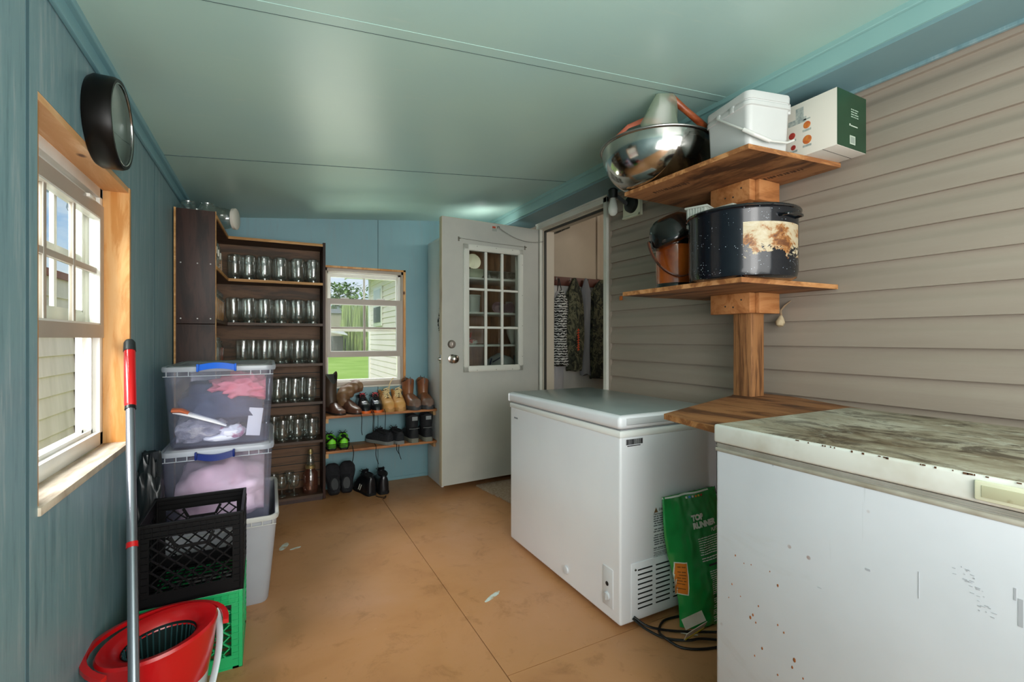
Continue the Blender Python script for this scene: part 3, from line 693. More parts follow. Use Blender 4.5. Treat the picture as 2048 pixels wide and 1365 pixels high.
solo(b, 'orange_sleeve', 'rust orange cloth end at the left edge inside the top clear bin', 'clothing', cm('rust_cotton', '#c46a46', '#b85e3c', sc=9), (-.33, 2.372, .84), smooth=60)
b = B(); b.box(-.085, -.03, 2.379, 2.384, .737, .86, .001, Matrix.Translation((-.06, 0, .8)) @ Matrix.Rotation(.12, 4, 'Y') @ Matrix.Translation((.06, 0, -.8)))
solo(b, 'paper_card', 'upright blank white card at the right inside the top clear bin', 'card', cm('card_white', '#eceaea', '#e2e0e2'), (-.05, 2.38, .73))
cloth('striped_sock', 'white sock with pink and grey marks at the bottom of the top clear bin', 'clothing', (-.145, 2.405, .757), (.05, .035, .028), M('sock_pattern', '#f0eef2', .8, c2='#d08aa4', sc=22, lo=.5, hi=.62), 15, .4, 4, [(-.24, -.08), (2.374, 2.5), (.723, .80)], 3)
cloth('white_towel', 'rolled white towel lying along the bottom front of the top clear bin', 'towel', (-.185, 2.402, .736), (.07, .03, .018), cm('towel_white', '#f2f2f4', '#e4e4ea'), 16, .15, 3, [(-.30, -.08), (2.372, 2.5), (.7225, .76)], 3)
# dark plastic bag squeezed between wall and bins
b = B(); b.blob((-.418, 2.30, .42), (.048, .075, .31), 21, .35, 3.5, 4, .0, [(XL+.001, -.372), (2.235, 2.39), (.0, .72)])
b.blob((-.425, 2.40, .5), (.03, .055, .16), 22, .4, 4, 3, .0, [(XL+.001, -.396), (2.3, 2.6), (.0, .66)])
solo(b, 'plastic_bag', 'crumpled dark grey translucent plastic bag between left wall and bin stack', 'bag', clear('smoky_film', '#8c989c', .10, .6, '#2c3438', .3), (-.42, 2.33, 0), smooth=60)

# ------------------------------------------------------------------ milk crates
def crate(label, loc, m, rz=0):
    W, D, H = .305, .305, .276; t = thing('milk_crate', label, 'crate', loc, rz)
    b = B(); hw = W/2; th = .006
    def seg_runs(p, q, inside):
        runs = []; cur = None; n = 60
        for i in range(n+1):
            s = i/n; x = p[0]+(q[0]-p[0])*s; y = p[1]+(q[1]-p[1])*s
            if inside(x, y):
                if cur is None: cur = (x, y)
                last = (x, y)
            elif cur is not None: runs.append((cur, last)); cur = None
        if cur is not None: runs.append((cur, last))
        return runs
    for k in range(4):
        R = Matrix.Rotation(k*PI/2, 4, 'Z')
        def bx(x0, x1, z0, z1, o0=0, o1=.006, bev=0):
            b.box(x0, x1, -hw+o0, -hw+o1, z0, z1, bev, R)
        bx(-hw, hw, 0, .045, .002, .008); bx(-hw, hw, H-.012, H, 0, .010, .002); bx(-hw, hw, .0, .006, .0, .03)
        bx(-hw, hw, H-.030, H-.027, -.002, .008); bx(-hw, hw, H-.046, H-.043, -.002, .008)
        bx(-hw+.0, hw, H-.05, H-.01, .004, .008)
        for i in range(13): xx = -hw+.02+i*(W-.04)/12; bx(xx-.0012, xx+.0012, H-.046, H-.012, -.001, .006)
        bx(-hw, -hw+.034, .001, H-.001, .0030, .0072); bx(hw-.034, hw, .001, H-.001, .0030, .0072)
        for i in range(9): zz = .03+i*.023; bx(-hw+.002, -hw+.03, zz, zz+.003, -.001, .006); bx(hw-.03, hw-.002, zz, zz+.003, -.001, .006)
        # handle surround
        hb_ = [(-.062, H-.052), (-.045, H-.088), (.045, H-.088), (.062, H-.052)]
        for p, q in zip(hb_, hb_[1:]):
            a = R @ V((p[0], -hw+.003, p[1])); c = R @ V((q[0], -hw+.003, q[1])); b.bar(a, c, .004, .010)
        def ins(x, z):
            if abs(x) > hw-.034 or z < .045 or z > H-.05: return False
            if z > H-.088 and abs(x) < .045+(z-(H-.088))*.47: return False
            return True
        st = .046
        for d in (1, -1):
            for i in range(-9, 10):
                x0 = i*st; p = (x0-d*.2, -.0); q = (x0+d*.2, H)
                p = (x0-d*H*.55, 0); q = (x0+d*H*.55, H)
                for r0, r1 in seg_runs(p, q, ins):
                    a = R @ V((r0[0], -hw+.004, r0[1])); c = R @ V((r1[0], -hw+.004, r1[1])); b.bar(a, c, .0044, .006, up=R @ V((0, 1, 0)))
        c = R @ V((hw-.006, -hw+.006, 0)); b.box(c.x-.0064, c.x+.0064, c.y-.0064, c.y+.0064, 0, H, .002)
    n = 9
    for i in range(n+1):
        p = -hw+.01+i*(W-.02)/n
        b.box(p-.002, p+.002, -hw+.004, hw-.004, .004, .010); b.box(-hw+.004, hw-.004, p-.002, p+.002, .004, .010)
    b.build('crate_body', m, t, local=True, smooth=0); return t
crate('green plastic milk crate on the floor under the black crate', (-.237, 2.073, 0), M('green_crate', '#12a15e', .32, coat=.3))
crate('black plastic milk crate with diamond lattice sides stacked on the green crate', (-.235, 2.068, .2775), M('black_crate', '#060607', .45), .01)

for n_ in ('black_crate', 'clock_case', 'navy_plastic', 'blue_plastic'): bpy.data.materials[n_].node_tree.nodes['Principled BSDF'].inputs['Specular IOR Level'].default_value = .15
# ------------------------------------------------------------------ spin-mop bucket and mop
bc = V((-.292, 1.738, 0)); ang = math.radians(30)
def ell(rx, ry, z, dz=0, n=40, cx=0, cy=0, off=(0, 0)):
    o = []
    for k in range(n):
        a = 2*PI*k/n; x = math.cos(a)*rx+cx; y = math.sin(a)*ry+cy
        o.append((bc.x+x*math.cos(ang)-y*math.sin(ang)+off[0], bc.y+x*math.sin(ang)+y*math.cos(ang)+off[1], z+dz*x/rx if rx else z))
    return o
m_red = M('red_plastic', '#b80f14', .28, coat=.3); m_red2 = M('deep_red_plastic', '#a80f16', .3)
m_lg = M('light_grey_plastic', '#b4c0c4', .35)
t = thing('spin_mop_bucket', 'red and grey spin-mop bucket on the floor in front of the crates', 'bucket', bc)
b = B(); b.loft([ell(.11, .085, 0), ell(.115, .09, .01), ell(.132, .108, .16), ell(.138, .112, .235)], cap1=False); b.build('bucket_body', m_lg, t)
b = B(); b.loft([ell(.128, .105, .13), ell(.142, .118, .20), ell(.150, .124, .262, .01), ell(.153, .127, .276, .012), ell(.148, .122, .284, .012), ell(.118, .10, .278, .01), ell(.096, .078, .262, .006), ell(.092, .074, .25, .004)], cap0=False, cap1=False); b.build('red_funnel', m_red, t)
b = B(); b.loft([ell(.094, .076, .262, .005), ell(.088, .070, .20), ell(.07, .055, .13), ell(.01, .01, .128)], cap0=False)
b.build('spin_basket', M('basket_black', '#12201f', .3), t)
b = B()
for k in range(34):
    a = 2*PI*k/34; q = []
    for r, z in ((.925, .258), (.86, .2), (.70, .135)):
        x = math.cos(a)*.096*r; y = math.sin(a)*.078*r
        q.append((bc.x+x*math.cos(ang)-y*math.sin(ang), bc.y+x*math.sin(ang)+y*math.cos(ang), z))
    b.tube(q, .0022, 5)
b.build('basket_ribs', M('basket_rib', '#2c4a4c', .3), t)
b = B()   # red carrying handle folded round the far rim
q = []
for k in range(25):
    a = math.radians(-28+k*236/24); x = math.cos(a)*.166; y = math.sin(a)*.142
    q.append((bc.x+x*math.cos(ang)-y*math.sin(ang), bc.y+x*math.sin(ang)+y*math.cos(ang), .284-.016*math.cos(a*1.0)*0-.02*(abs(k-12)/12)**3))
b.loft([[(p[0], p[1], p[2]-.009), (p[0]*1+(p[0]-bc.x)*.10, p[1]+(p[1]-bc.y)*.10, p[2]-.011), (p[0]+(p[0]-bc.x)*.10, p[1]+(p[1]-bc.y)*.10, p[2]+.002), (p[0], p[1], p[2]+.004)] for p in q])
b.build('carry_handle', m_red, t)
b = B()
q = []
for k in range(13):
    a = math.radians(-60+k*62/12); x = math.cos(a)*.157; y = math.sin(a)*.131
    z = .27-.2*(1-k/12)**1.4
    q.append((bc.x+x*math.cos(ang)-y*math.sin(ang), bc.y+x*math.sin(ang)+y*math.cos(ang), z))
b.tube(q, .011, 8, flat=.5); b.build('grey_strap', m_lg, t)
# mop: leans on the left wall, stands on the floor in front of the bucket
mb, mt2 = V((-.273, 1.356, .02)), V((-.4385, 2.09, 1.165))
t = thing('mop', 'tall mop with red and silver handle and black tip leaning on the left wall', 'mop', (mb.x, mb.y, 0))
P = lambda s: mb+(mt2-mb)*s
b = B(); b.tube([P(.05), P(.808)], .0125, 16); b.build('pole', M('silver_pole', '#8f949c', .28, .85), t)
b = B(); b.tube([P(.806), P(.812), P(.966)], [.013, .0165, .0165], 16); b.build('red_grip', m_red, t)
b = B(); b.tube([P(.800), P(.808)], .0155, 16); b.build('grip_ring', m_black, t)
b = B(); b.tube([P(.964), P(.99), P(.997), P(1.0)], [.018, .0165, .012, .005], 16); b.build('end_cap', M('black_rubber', '#1c2022', .5), t)
b = B(); b.tube([P(.475), P(.486)], .0145, 16); b.build('red_ring', m_red, t)
b = B(); b.lathe([(.03, .015), (.07, .03), (.07, .04), (.02, .06)], (mb.x, mb.y, 0), 24); b.build('mop_plate', m_red2, t)
b = B(); b.blob((mb.x, mb.y, .014), (.1, .1, .018), 3, .3, 6, 3, .0005); b.build('mop_strands', cm('mop_strands', '#d8d8d4', '#c0c0bc', sc=40, bmp=.8, bsc=80), t)
# ------------------------------------------------------------------ white chest freezer
m_fr = M('freezer_enamel', '#eceef2', .28, c2='#e4e6ec', sc=2.2, lo=.4, hi=.8, coat=.2)
m_lid = M('freezer_lid_top', '#98a4a3', .3, c2='#7e8b8a', sc=3.5, lo=.3, hi=.75, coat=.2, detail=8)  # greyer than the enamel: teal reflection on top put into the colour
m_gask = M('grey_gasket', '#8f9092', .6)
m_print = M('black_print', '#1b1c1e', .6); m_vdark = M('vent_dark', '#141619', .8)
x0, x1, y0, y1 = 1.235, 1.80, 1.443, 2.392
t = thing('chest_freezer', 'smaller clean white chest freezer in the middle, nearer the open door', 'freezer', ((x0+x1)/2, (y0+y1)/2, 0), 0)
b = B(); b.box(x0, x1, y0, y1, .022, .778, .010, seg=3); b.build('cabinet', m_fr, t)
b = B(); b.box(x0-.004, x1, y0-.004, y1+.004, .772, .800, .006); b.build('collar', M('freezer_collar', '#eceeec', .35), t)
b = B(); b.box(x0+.004, x1-.01, y0+.004, y1-.004, .799, .806); b.build('gasket', m_gask, t)
b = B(); b.box(x0-.010, x1, y0-.008, y1+.006, .806, .861, .017, seg=4); b.box(x0-.012, x0+.02, y1-.004, y1+.010, .808, .855, .008); lid_ = b.build('lid', m_fr, t)
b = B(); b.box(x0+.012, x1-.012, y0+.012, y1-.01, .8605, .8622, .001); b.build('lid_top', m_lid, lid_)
b = B(); b.box(x0+.025, x0+.27, y0-.0098, y0-.007, .822, .850, .001); b.build('lid_end_panel', M('lid_recess', '#c2c5c8', .35), lid_)
b = B(); b.box(x0+.03, x0+.265, y0-.0100, y0-.0095, .8235, .8248); b.build('lid_panel_line', m_gask, lid_)
for yy in (y0+.06, y1-.06):
    for xx in (x0+.06, x1-.06):
        b = B(); b.lathe([(.018, 0), (.018, .024)], (xx, yy, 0), 12); b.build('foot', m_black, t)
# vent with slots on the end face
b = B(); b.box(x0+.055, x1-.03, y0-.004, y0+.002, .04, .262, .003); vp = b.build('vent_panel', m_fr, t)
b = B()
for c_ in range(3):
    for r_ in range(9): b.box(x0+.088+c_*.098, x0+.088+c_*.098+.078, y0-.0052, y0-.0035, .072+r_*.0195, .0775+r_*.0195, .0004)
b.build('vent_slots', m_vdark, vp)
b = B(); b.lathe([(.005, 0), (.004, .003)], (x0+.075, y0-.004, .235), 10, Matrix.Rotation(PI/2, 4, 'X')); b.build('screw', m_steel, vp)
# control plate and drain plug on the front
b = B(); b.box(x0-.003, x0+.002, 1.485, 1.55, .07, .23, .002); cp = b.build('control_plate', M('plate_white', '#dcdee2', .35), t)
RX = Matrix.Rotation(-PI/2, 4, 'Y')
b = B(); b.lathe([(.009, 0), (.009, .0035)], (x0-.001, 1.52, .162), 16, RX); b.build('indicator', m_print, cp)
b = B(); b.lathe([(.017, 0), (.017, .006), (.014, .009), (.013, .009)], (x0-.002, 1.52, .112), 24, RX); b.box(x0-.013, x0-.004, 1.517, 1.523, .098, .126); b.build('dial', M('dial_white', '#cfd1d4', .3), cp)
b = B(); b.lathe([(.019, 0), (.018, .007), (.012, .008)], (x0-.001, 1.82, .085), 24, RX); b.build('drain_plug', M('plug_white', '#d2d4d8', .35), t)
def txt_on(kind, s_, size, org, parent, name, mat, bold=0, sx=1.0, skew=None):
    """kind 'y-': on a face looking toward -Y, reading along +X; 'x-': on a face looking toward -X, reading along -Y"""
    me = text_mesh(s_, size, 0, bold, sx=sx)
    for v in me.vertices:
        a, c_ = v.co.x, v.co.y
        if kind == 'y-': v.co = V((org[0]+a, org[1], org[2]+c_))
        else: v.co = V((org[0], org[1]-a, org[2]+c_))
    return link(name, me, mat, parent, 0)
yy = y0-.0008
txt_on('y-', 'C-PENTANE', .05, (1.632, yy, .470), t, 'printed_word', m_print, .0012, .78)
b = B()
rnd = random.Random(3); xx = x0+.030
while xx < x0+.116:
    w_ = rnd.choice((.0008, .0014, .0022)); b.box(xx, xx+w_, yy-.0003, yy+.0002, .742, .764); xx += w_+rnd.choice((.0008, .0014))
b.box(x0+.036, x0+.105, yy-.0003, yy+.0002, .7355, .739)
b.build('barcode_print', m_print, t)
def greek(b, x0_, x1_, zt, zb, y, lh, dz, seed, gaps=.12, mapf=None):
    rnd = random.Random(seed); z = zt; ln = 0
    while z > zb:
        x = x0_+(.004 if rnd.random() < .2 else 0); xe = x1_-(rnd.random()*.25*(x1_-x0_) if rnd.random() < .35 else 0)
        while x < xe:
            L = min(rnd.uniform(2.0, 7)*lh, xe-x)
            if mapf:
                q = [mapf(x, z), mapf(x+L, z), mapf(x+L, z-lh), mapf(x, z-lh)]; b.face(q)
            else: b.face([(x, y, z), (x+L, y, z), (x+L, y, z-lh), (x, y, z-lh)])
            x += L+lh*.7
        z -= dz; ln += 1
        if rnd.random() < gaps: z -= dz*.6
m_small = M('small_print', '#6a6e74', .6)
b = B(); greek(b, 1.412, 1.56, .432, .30, yy, .0048, .0095, 4, .15); greek(b, 1.412, 1.56, .292, .215, yy, .0028, .0062, 5, .12); b.build('warning_text', m_small, t)
txt_on('y-', 'DANGER', .014, (1.442, yy, .452), t, 'danger_word', m_print, .0004)
txt_on('y-', 'Flammable', .012, (1.412, yy-.0002, .436), t, 'danger_word', m_print, .0002)
b = B(); b.loft([[(1.414, yy, .446), (1.436, yy, .446), (1.425, yy, .467)], [(1.414, yy-.0004, .446), (1.436, yy-.0004, .446), (1.425, yy-.0004, .467)]]); b.build('warning_triangle', M('brown_mark', '#7c5a3c', .6), t)
b = B(); rnd = random.Random(8); q = 2.345
for k in range(7): b.box(x0-.0008, x0+.0005, q-.004, q-.0005, .716+rnd.uniform(0, .001), .7245); b.box(x0-.0008, x0+.0005, q-.006, q-.003, .716, .7185); q -= .0062
b.build('logo_print', m_small, t)

# ------------------------------------------------------------------ old chest freezer
m_of, nt, bs, out = nodes('old_freezer_enamel'); vec = coords(nt)
c = ramp(nt, noise_tex(nt, vec, 2.2, 5), [(.35, '#d0d3d9'), (.65, '#c4c8ce')])
c = mixc(nt, ramp(nt, noise_tex(nt, vec, 1.7, 6, .7, .5), [(.58, 0.0), (.75, .5)]), c, '#a79f92')
v_ = N(nt, 'ShaderNodeTexVoronoi'); v_.inputs['Scale'].default_value = 22; nt.links.new(vec, v_.inputs['Vector'])
spot = mixc(nt, ramp(nt, v_.outputs['Distance'], [(.075, 1.0), (.12, 0.0)]), '#000000', ramp(nt, noise_tex(nt, vec, 2.6, 3), [(.55, 0.0), (.60, 1.0)]))
c = mixc(nt, spot, c, '#7c4418')
st = ramp(nt, noise_tex(nt, coords(nt, (1, 30, 1.6)), 2, 4, .6), [(.70, 0.0), (.78, .28)])
c = mixc(nt, st, c, '#9aa0a2')
nt.links.new(c, bs.inputs['Base Color']); bs.inputs['Roughness'].default_value = .34; bs.inputs['Coat Weight'].default_value = .15
m_ot, nt, bs, out = nodes('stained_lid_top'); vec = coords(nt, (1.3, .75, 1))
f1 = noise_tex(nt, vec, 2.4, 8, .72, .5); f2 = noise_tex(nt, vec, 9, 8, .75, .8)
c = ramp(nt, f1, [(.36, '#b4b2a2'), (.47, '#8f8874'), (.60, '#5c4e38')])
c = mixc(nt, ramp(nt, f2, [(.5, 0.0), (.60, .85)]), c, '#3a2c1c')
c = mixc(nt, ramp(nt, noise_tex(nt, vec, 14, 7, .7, .6), [(.58, 0.0), (.64, .6)]), c, '#b8b9a8')
tcn = N(nt, 'ShaderNodeTexCoord'); sp = N(nt, 'ShaderNodeSeparateXYZ'); nt.links.new(tcn.outputs['Object'], sp.inputs[0])
# cleaner toward the far end and the rim, where the photo shows bare enamel
nt.links.new(mixc(nt, ramp(nt, sp.outputs['Y'], [(.55, 0.0), (.95, .6)]), c, '#a8a89a'), bs.inputs['Base Color'])
nt.links.new(ramp(nt, f2, [(.4, .4), (.6, .65)]), bs.inputs['Roughness'])
x0, x1, y0, y1 = 1.085, 1.752, -.66, .876
t = thing('chest_freezer', 'large old white chest freezer with rust spots and a stained brown lid, right foreground', 'freezer', ((x0+x1)/2, (y0+y1)/2, 0))
b = B(); b.box(x0, x1, y0, y1, .03, .868, .008, seg=3); b.build('cabinet', m_of, t)
b = B(); b.box(x0-.002, x1, y0, y1+.002, .862, .873, .004); b.build('collar', M('old_collar', '#a8a498', .5, c2='#8a8272', sc=12), t)
b = B(); b.box(x0+.0025, x1-.01, y0+.004, y1-.003, .872, .8845); b.box(x0+.0005, x0+.01, y0, y1, .877, .879); b.build('gasket', M('old_gasket', '#96938a', .7, c2='#7c786c', sc=14), t)
b = B(); b.box(x0-.004, x1, y0-.004, y1+.004, .886, .935, .006, seg=3); lid_ = b.build('lid', M('old_lid', '#cfd0c9', .35, c2='#b4b0a2', sc=7, lo=.45, hi=.75), t)
b = B(); b.box(x0+.004, x1-.006, y0+.004, y1-.004, .9345, .9358); b.build('lid_top', m_ot, lid_)
b = B(); b.box(x0-.010, x0-.002, .02, .345, .893, .927, .003); h_ = b.build('lid_handle', M('cream_plastic', '#d3d3b8', .4), lid_)
b = B(); b.box(x0-.0112, x0-.0095, .05, .335, .900, .920, .0005); b.build('handle_recess', M('cream_shadow', '#b4b294', .5, c2='#8a7a58', sc=20, lo=.5, hi=.6), h_)
b = B(); rnd = random.Random(9)   # rust chips along the lid edge and scuffs on the front
for k in range(26): q = .05+rnd.random()*.6; L = rnd.uniform(.002, .008); b.box(x0-.0045, x0-.0035, q, q+L, .9335-rnd.random()*.003, .9352)
b.build('rust_chips', M('rust', '#4a3018', .8), lid_)
b = B()
for k in range(30):
    zz_ = .768-k*.0022+rnd.gauss(0, .006); yy_ = .362-k*.0012+rnd.gauss(0, .007)
    L = rnd.uniform(.001, .007); b.box(x0-.0006, x0+.0002, yy_, yy_+L, zz_, zz_+rnd.uniform(.0006, .002))
b.build('scuff_marks', M('grey_scuff', '#a2a6ac', .6), t, kind='stuff')
for (a, z_, L, h2) in ((.505, .695, .009, .004), (.425, .68, .0012, .05), (.60, .615, .008, .001), (.288, .70, .006, .045), (.71, .86, .004, .002), (.296, .74, .003, .02)): b = B(); b.box(x0-.0006, x0+.0002, a, a+L, z_, z_+h2); b.build('scuff_mark', bpy.data.materials['grey_scuff'], t)
b = B()
for (u, z_, s) in ((.815, .60, 3), (.79, .59, 2), (.77, .595, 2), (.70, .575, 4), (.72, .60, 2), (.765, .47, 4), (.772, .46, 5), (.757, .455, 3), (.75, .50, 3), (.70, .48, 3), (.685, .47, 3), (.74, .40, 4), (.66, .42, 6), (.665, .40, 4), (.825, .52, 3), (.835, .48, 2), (.80, .50, 2), (.76, .37, 3), (.64, .39, 3), (.70, .36, 3)):
    b.lathe([(.0006*s, 0), (.0004*s, .0008)], (x0-.0001, u, z_), 7, RX @ Matrix.Scale(1.6, 4, (1, 0, 0)))
b.build('rust_spots', M('rust_spot', '#8a4c1c', .8), t)

# ------------------------------------------------------------------ post and plywood shelves
m_post = wood('fir_post', '#7c5230', '#98693f', '#5c3a1e', 2, 3.2, .6, False, 16)
m_cleat = wood('pine_cleat', '#a86c3c', '#b87e4c', '#945c30', 0, 2.2, .6, 2, 6)
m_cdx = wood('plywood_face', '#7c4e2a', '#9c6a40', '#4a2a12', 1, 1.8, .65, False, 5)
m_edgep = wood('plywood_edge', '#b07a48', '#8a5830', '#c08c5c', 0, 5, .7, False, 3)
m_stamp = M('faded_stamp', '#4a2c14', .8)
t = thing('post_shelf', 'wooden post with three plywood shelves standing against the beige siding', 'shelf', (1.905, 1.365, 0))
b = B(); b.box(1.860, 1.949, 1.320, 1.409, 0, 1.853, .004); b.build('post', m_post, t)
def board(poly, z0_, z1_, name='shelf_board', mats=(m_cdx, m_edgep)):
    b = B(); b.prism(poly, z0_, z1_)
    for f in b.bm.faces:
        if abs(f.normal.z) < .5: f.material_index = 1
    b.bm.normal_update()
    for f in b.bm.faces:
        f.material_index = 1 if abs(f.normal.z) < .5 else 0
    return b.build(name, list(mats), t, smooth=0)
top_ = board([(1.533, 1.098), (2.032, 1.05), (2.032, 1.76), (1.52, 1.745)], 1.855, 1.873)
board([(1.47, 1.080), (2.032, 1.06), (2.032, 1.70), (1.47, 1.70)], 1.368, 1.386)
board([(1.182, 1.16), (1.836, 1.396), (1.858, 1.40), (1.858, 1.412), (1.951, 1.412), (1.951, 1.40), (2.030, 1.40), (2.030, 1.24), (1.93, .99), (1.90, .885), (1.13, .885)], .897, .915)
b = B()
for cx_, cy_ in ((1.90, 1.22), (1.62, 1.55)):
    for k in range(14): b.box(cx_-.09+k*.013, cx_-.09+k*.013+random.choice((.005, .009)), cy_+k*.0-.012+random.uniform(-.003, .003), cy_+.012, 1.8542, 1.8549, 0, Matrix.Translation((cx_, cy_, 0)) @ Matrix.Rotation(1.75, 4, 'Z') @ Matrix.Translation((-cx_, -cy_, 0)))
b.build('faded_stamp', m_stamp, top_)
for zt in (1.8545, 1.3675):
    for (a, c_, d_, e_) in ((1.822, 1.8595, 1.30, 1.50), (1.8605, 2.0, 1.2815, 1.3195), (1.8605, 2.0, 1.4095, 1.447)):
        b = B(); b.box(a, c_, d_, e_, zt-.089, zt, .003); cl2 = b.build('cleat', m_cleat, t)
    b = B()
    for (px, py, pz) in ((1.8215, 1.34, zt-.03), (1.8215, 1.42, zt-.055), (1.8215, 1.38, zt-.06)): b.lathe([(.004, 0), (.003, .0006)], (px, py, pz), 8, RX)
    b.build('screw_heads', m_dark, t)

# ---- things on the middle board
def speckle():
    m, nt, bs, out = nodes('speckled_enamel'); v = N(nt, 'ShaderNodeTexVoronoi'); v.inputs['Scale'].default_value = 130
    nt.links.new(coords(nt), v.inputs['Vector'])
    s1 = ramp(nt, v.outputs['Distance'], [(.10, 1.0), (.17, 0.0)])
    s2 = ramp(nt, noise_tex(nt, coords(nt), 20, 3), [(.5, 0.0), (.55, 1.0)])
    c = mixc(nt, mixc(nt, 1.0, s1, s2, 'MULTIPLY'), '#0c1017', '#b8c4d0')
    nt.links.new(c, bs.inputs['Base Color']); bs.inputs['Roughness'].default_value = .2; bs.inputs['Coat Weight'].default_value = .15
    return m
pc = V((1.618, 1.190, 1.3865)); R_ = .190
t = thing('canning_pot', 'big black speckled enamel canning pot with torn label remains on the middle shelf', 'pot', pc)
m_sp = speckle()
b = B(); b.lathe([(R_-.02, 0), (R_-.006, .006), (R_, .03), (R_, .235), (R_+.004, .243), (R_+.008, .248), (R_+.006, .254), (R_-.002, .252), (R_-.006, .235), (R_-.006, .02), (R_-.03, .006)], n=72, cap1=True); b.build('pot_body', m_sp, t, local=True)
b = B(); b.tube([((R_+.006)*math.cos(k*PI/36), (R_+.006)*math.sin(k*PI/36), .248) for k in range(72)], .006, 8, loop=True); b.build('rim', M('black_enamel', '#0b0c10', .12, coat=.5), t, local=True)
for a0 in (-92, 88):
    b = B(); pts = []
    for k in range(11): a = math.radians(a0-13+26*k/10); r = R_+.03*min(1, 3*math.sin(PI*k/10)); pts.append((r*math.cos(a), r*math.sin(a), .212))
    b.tube(pts, .005, 8); b.build('handle', bpy.data.materials['black_enamel'], t, local=True)
m_lab, nt, bs, out = nodes('torn_label'); vec = coords(nt, (1, 1, 1.4))
c = ramp(nt, noise_tex(nt, vec, 14, 6, .7, .4), [(.36, '#5c3418'), (.44, '#8f5c2c'), (.50, '#ab9a7c'), (.66, '#b8ae98')])
mk_, nt2 = None, None
nt.links.new(c, bs.inputs['Base Color'])
sp_ = N(nt, 'ShaderNodeSeparateXYZ'); nt.links.new(coords(nt), sp_.inputs[0])
msk = N(nt, 'ShaderNodeMath', operation='MULTIPLY_ADD'); nt.links.new(noise_tex(nt, vec, 26, 5, .7, .5), msk.inputs[0]); msk.inputs[1].default_value = -.22; nt.links.new(sp_.outputs['Z'], msk.inputs[2])
al = N(nt, 'ShaderNodeMath', operation='GREATER_THAN'); nt.links.new(msk.outputs[0], al.inputs[0]); al.inputs[1].default_value = -.022
nt.links.new(al.outputs[0], bs.inputs['Alpha'])
b = B(); pts = []
for k in range(17):
    a = math.radians(-142+72*k/16); pts.append([((R_+.0012)*math.cos(a), (R_+.0012)*math.sin(a), z_) for z_ in (.062, .10, .14, .19)])
b.loft(pts, closed=False); b.build('torn_label', m_lab, t, local=True)
# egg-carton like berry boxes in the pot
m_wp = clear('cloudy_white_plastic', '#ffffff', .1, .8, '#e2e4de', .3)
def basket(label, loc, rz, tilt, w=.11, d=.11, h=.07):
    t = thing('berry_box', label, 'plastic box', loc, rot=(tilt, 0, rz), group=None)
    b = B(); b.box(-w/2, w/2, -d/2, d/2, 0, h, .012)
    for k in range(7): xx = -w/2+.01+k*(w-.02)/6; b.box(xx-.002, xx+.002, -d/2-.003, d/2+.003, .006, h-.004); b.box(-w/2-.003, w/2+.003, xx-.002, xx+.002, .006, h-.004)
    b.build('ribbed_box', m_wp, t, local=True)
    b = B(); b.box(-w/2-.006, w/2+.006, -d/2-.006, d/2+.006, h-.004, h+.004, .002); b.build('rim', m_wp, t, local=True); return t
basket('ribbed white plastic box at the left rim inside the black pot', (1.562, 1.335, 1.612), .35, .0, .085, .08, .085)
basket('white plastic box in the middle of the black pot opening', (1.655, 1.27, 1.618), .05, .0, .11, .10, .075)
for loc, tx in (((1.56, 1.305, 1.5), 0), ):
    pass
b = B(); b.blob((1.618, 1.19, 1.49), (.165, .165, .10), 4, .06, 3, 3, None, [(1.44, 1.8), (1.0, 1.37), (1.394, 1.611)]); solo(b, 'plastic_bag', 'white plastic packaging filling the inside of the black pot', 'packaging', m_wp, (1.618, 1.19, 1.394), smooth=60)
# ice bucket
ic = (1.672, 1.565, 1.3865)
t = thing('ice_bucket', 'orange-brown ice bucket with tilted black lid and leather strap handle on the middle shelf', 'ice bucket', ic)
b = B(); b.lathe([(.089, .0), (.093, .004), (.093, .03), (.091, .033)], n=40); b.lathe([(.091, .205), (.094, .21), (.094, .225), (.088, .232)], n=40); b.build('black_bands', M('bucket_black', '#121110', .18, coat=.5), t, local=True)
m_ib = M('mottled_orange', '#b45a20', .16, c2='#7a3410', sc=9, stretch=(1, 1, .8), lo=.35, hi=.65, coat=.8, detail=6)
b = B(); b.lathe([(.090, .03), (.0905, .12), (.0905, .207)], n=40); b.build('bucket_body', m_ib, t, local=True)
b = B(); Rt = Matrix.Translation((-.028, -.02, .238)) @ Matrix.Rotation(math.radians(27.5), 4, 'Z') .inverted() @ Matrix.Rotation(math.radians(-22), 4, 'Y')
b.lathe([(.092, -.02), (.112, -.012), (.116, .0), (.113, .012), (.104, .05), (.088, .085), (.06, .105), (.002, .112)], n=40, mat=Rt); b.build('lid', bpy.data.materials['bucket_black'], t, local=True)
b = B(); pts = []; cdir = V((math.cos(-math.radians(27.5)), math.sin(-math.radians(27.5)), 0)); fdir = V((-math.sin(math.radians(27.5)), -math.cos(math.radians(27.5)), 0))
for k in range(21):
    a = PI*k/20; pts.append(cdir*(-.118*math.cos(a)+(-.02))+fdir*(.03+.085*math.sin(a))+V((0, 0, .222-.165*math.sin(a))))
b.loft([[p+V((0, 0, .003))+fdir*.009-cdir*0, p+fdir*.009-V((0, 0, .003)), p-fdir*.012-V((0, 0, .003)), p-fdir*.012+V((0, 0, .003))] if 4 < i < 16 else [p-cdir*.003+fdir*.009, p+cdir*.003+fdir*.009, p+cdir*.003-fdir*.012, p-cdir*.003-fdir*.012] for i, p in enumerate(pts)])
b.build('strap_handle', M('brown_leather', '#5c2c16', .45), t, local=True)
b = B()
for p in (pts[0], pts[-1]): b.bar(p, p*.8+V((0, 0, .222*.2)), .014, .008)
b.build('handle_knobs', bpy.data.materials['bucket_black'], t, local=True)

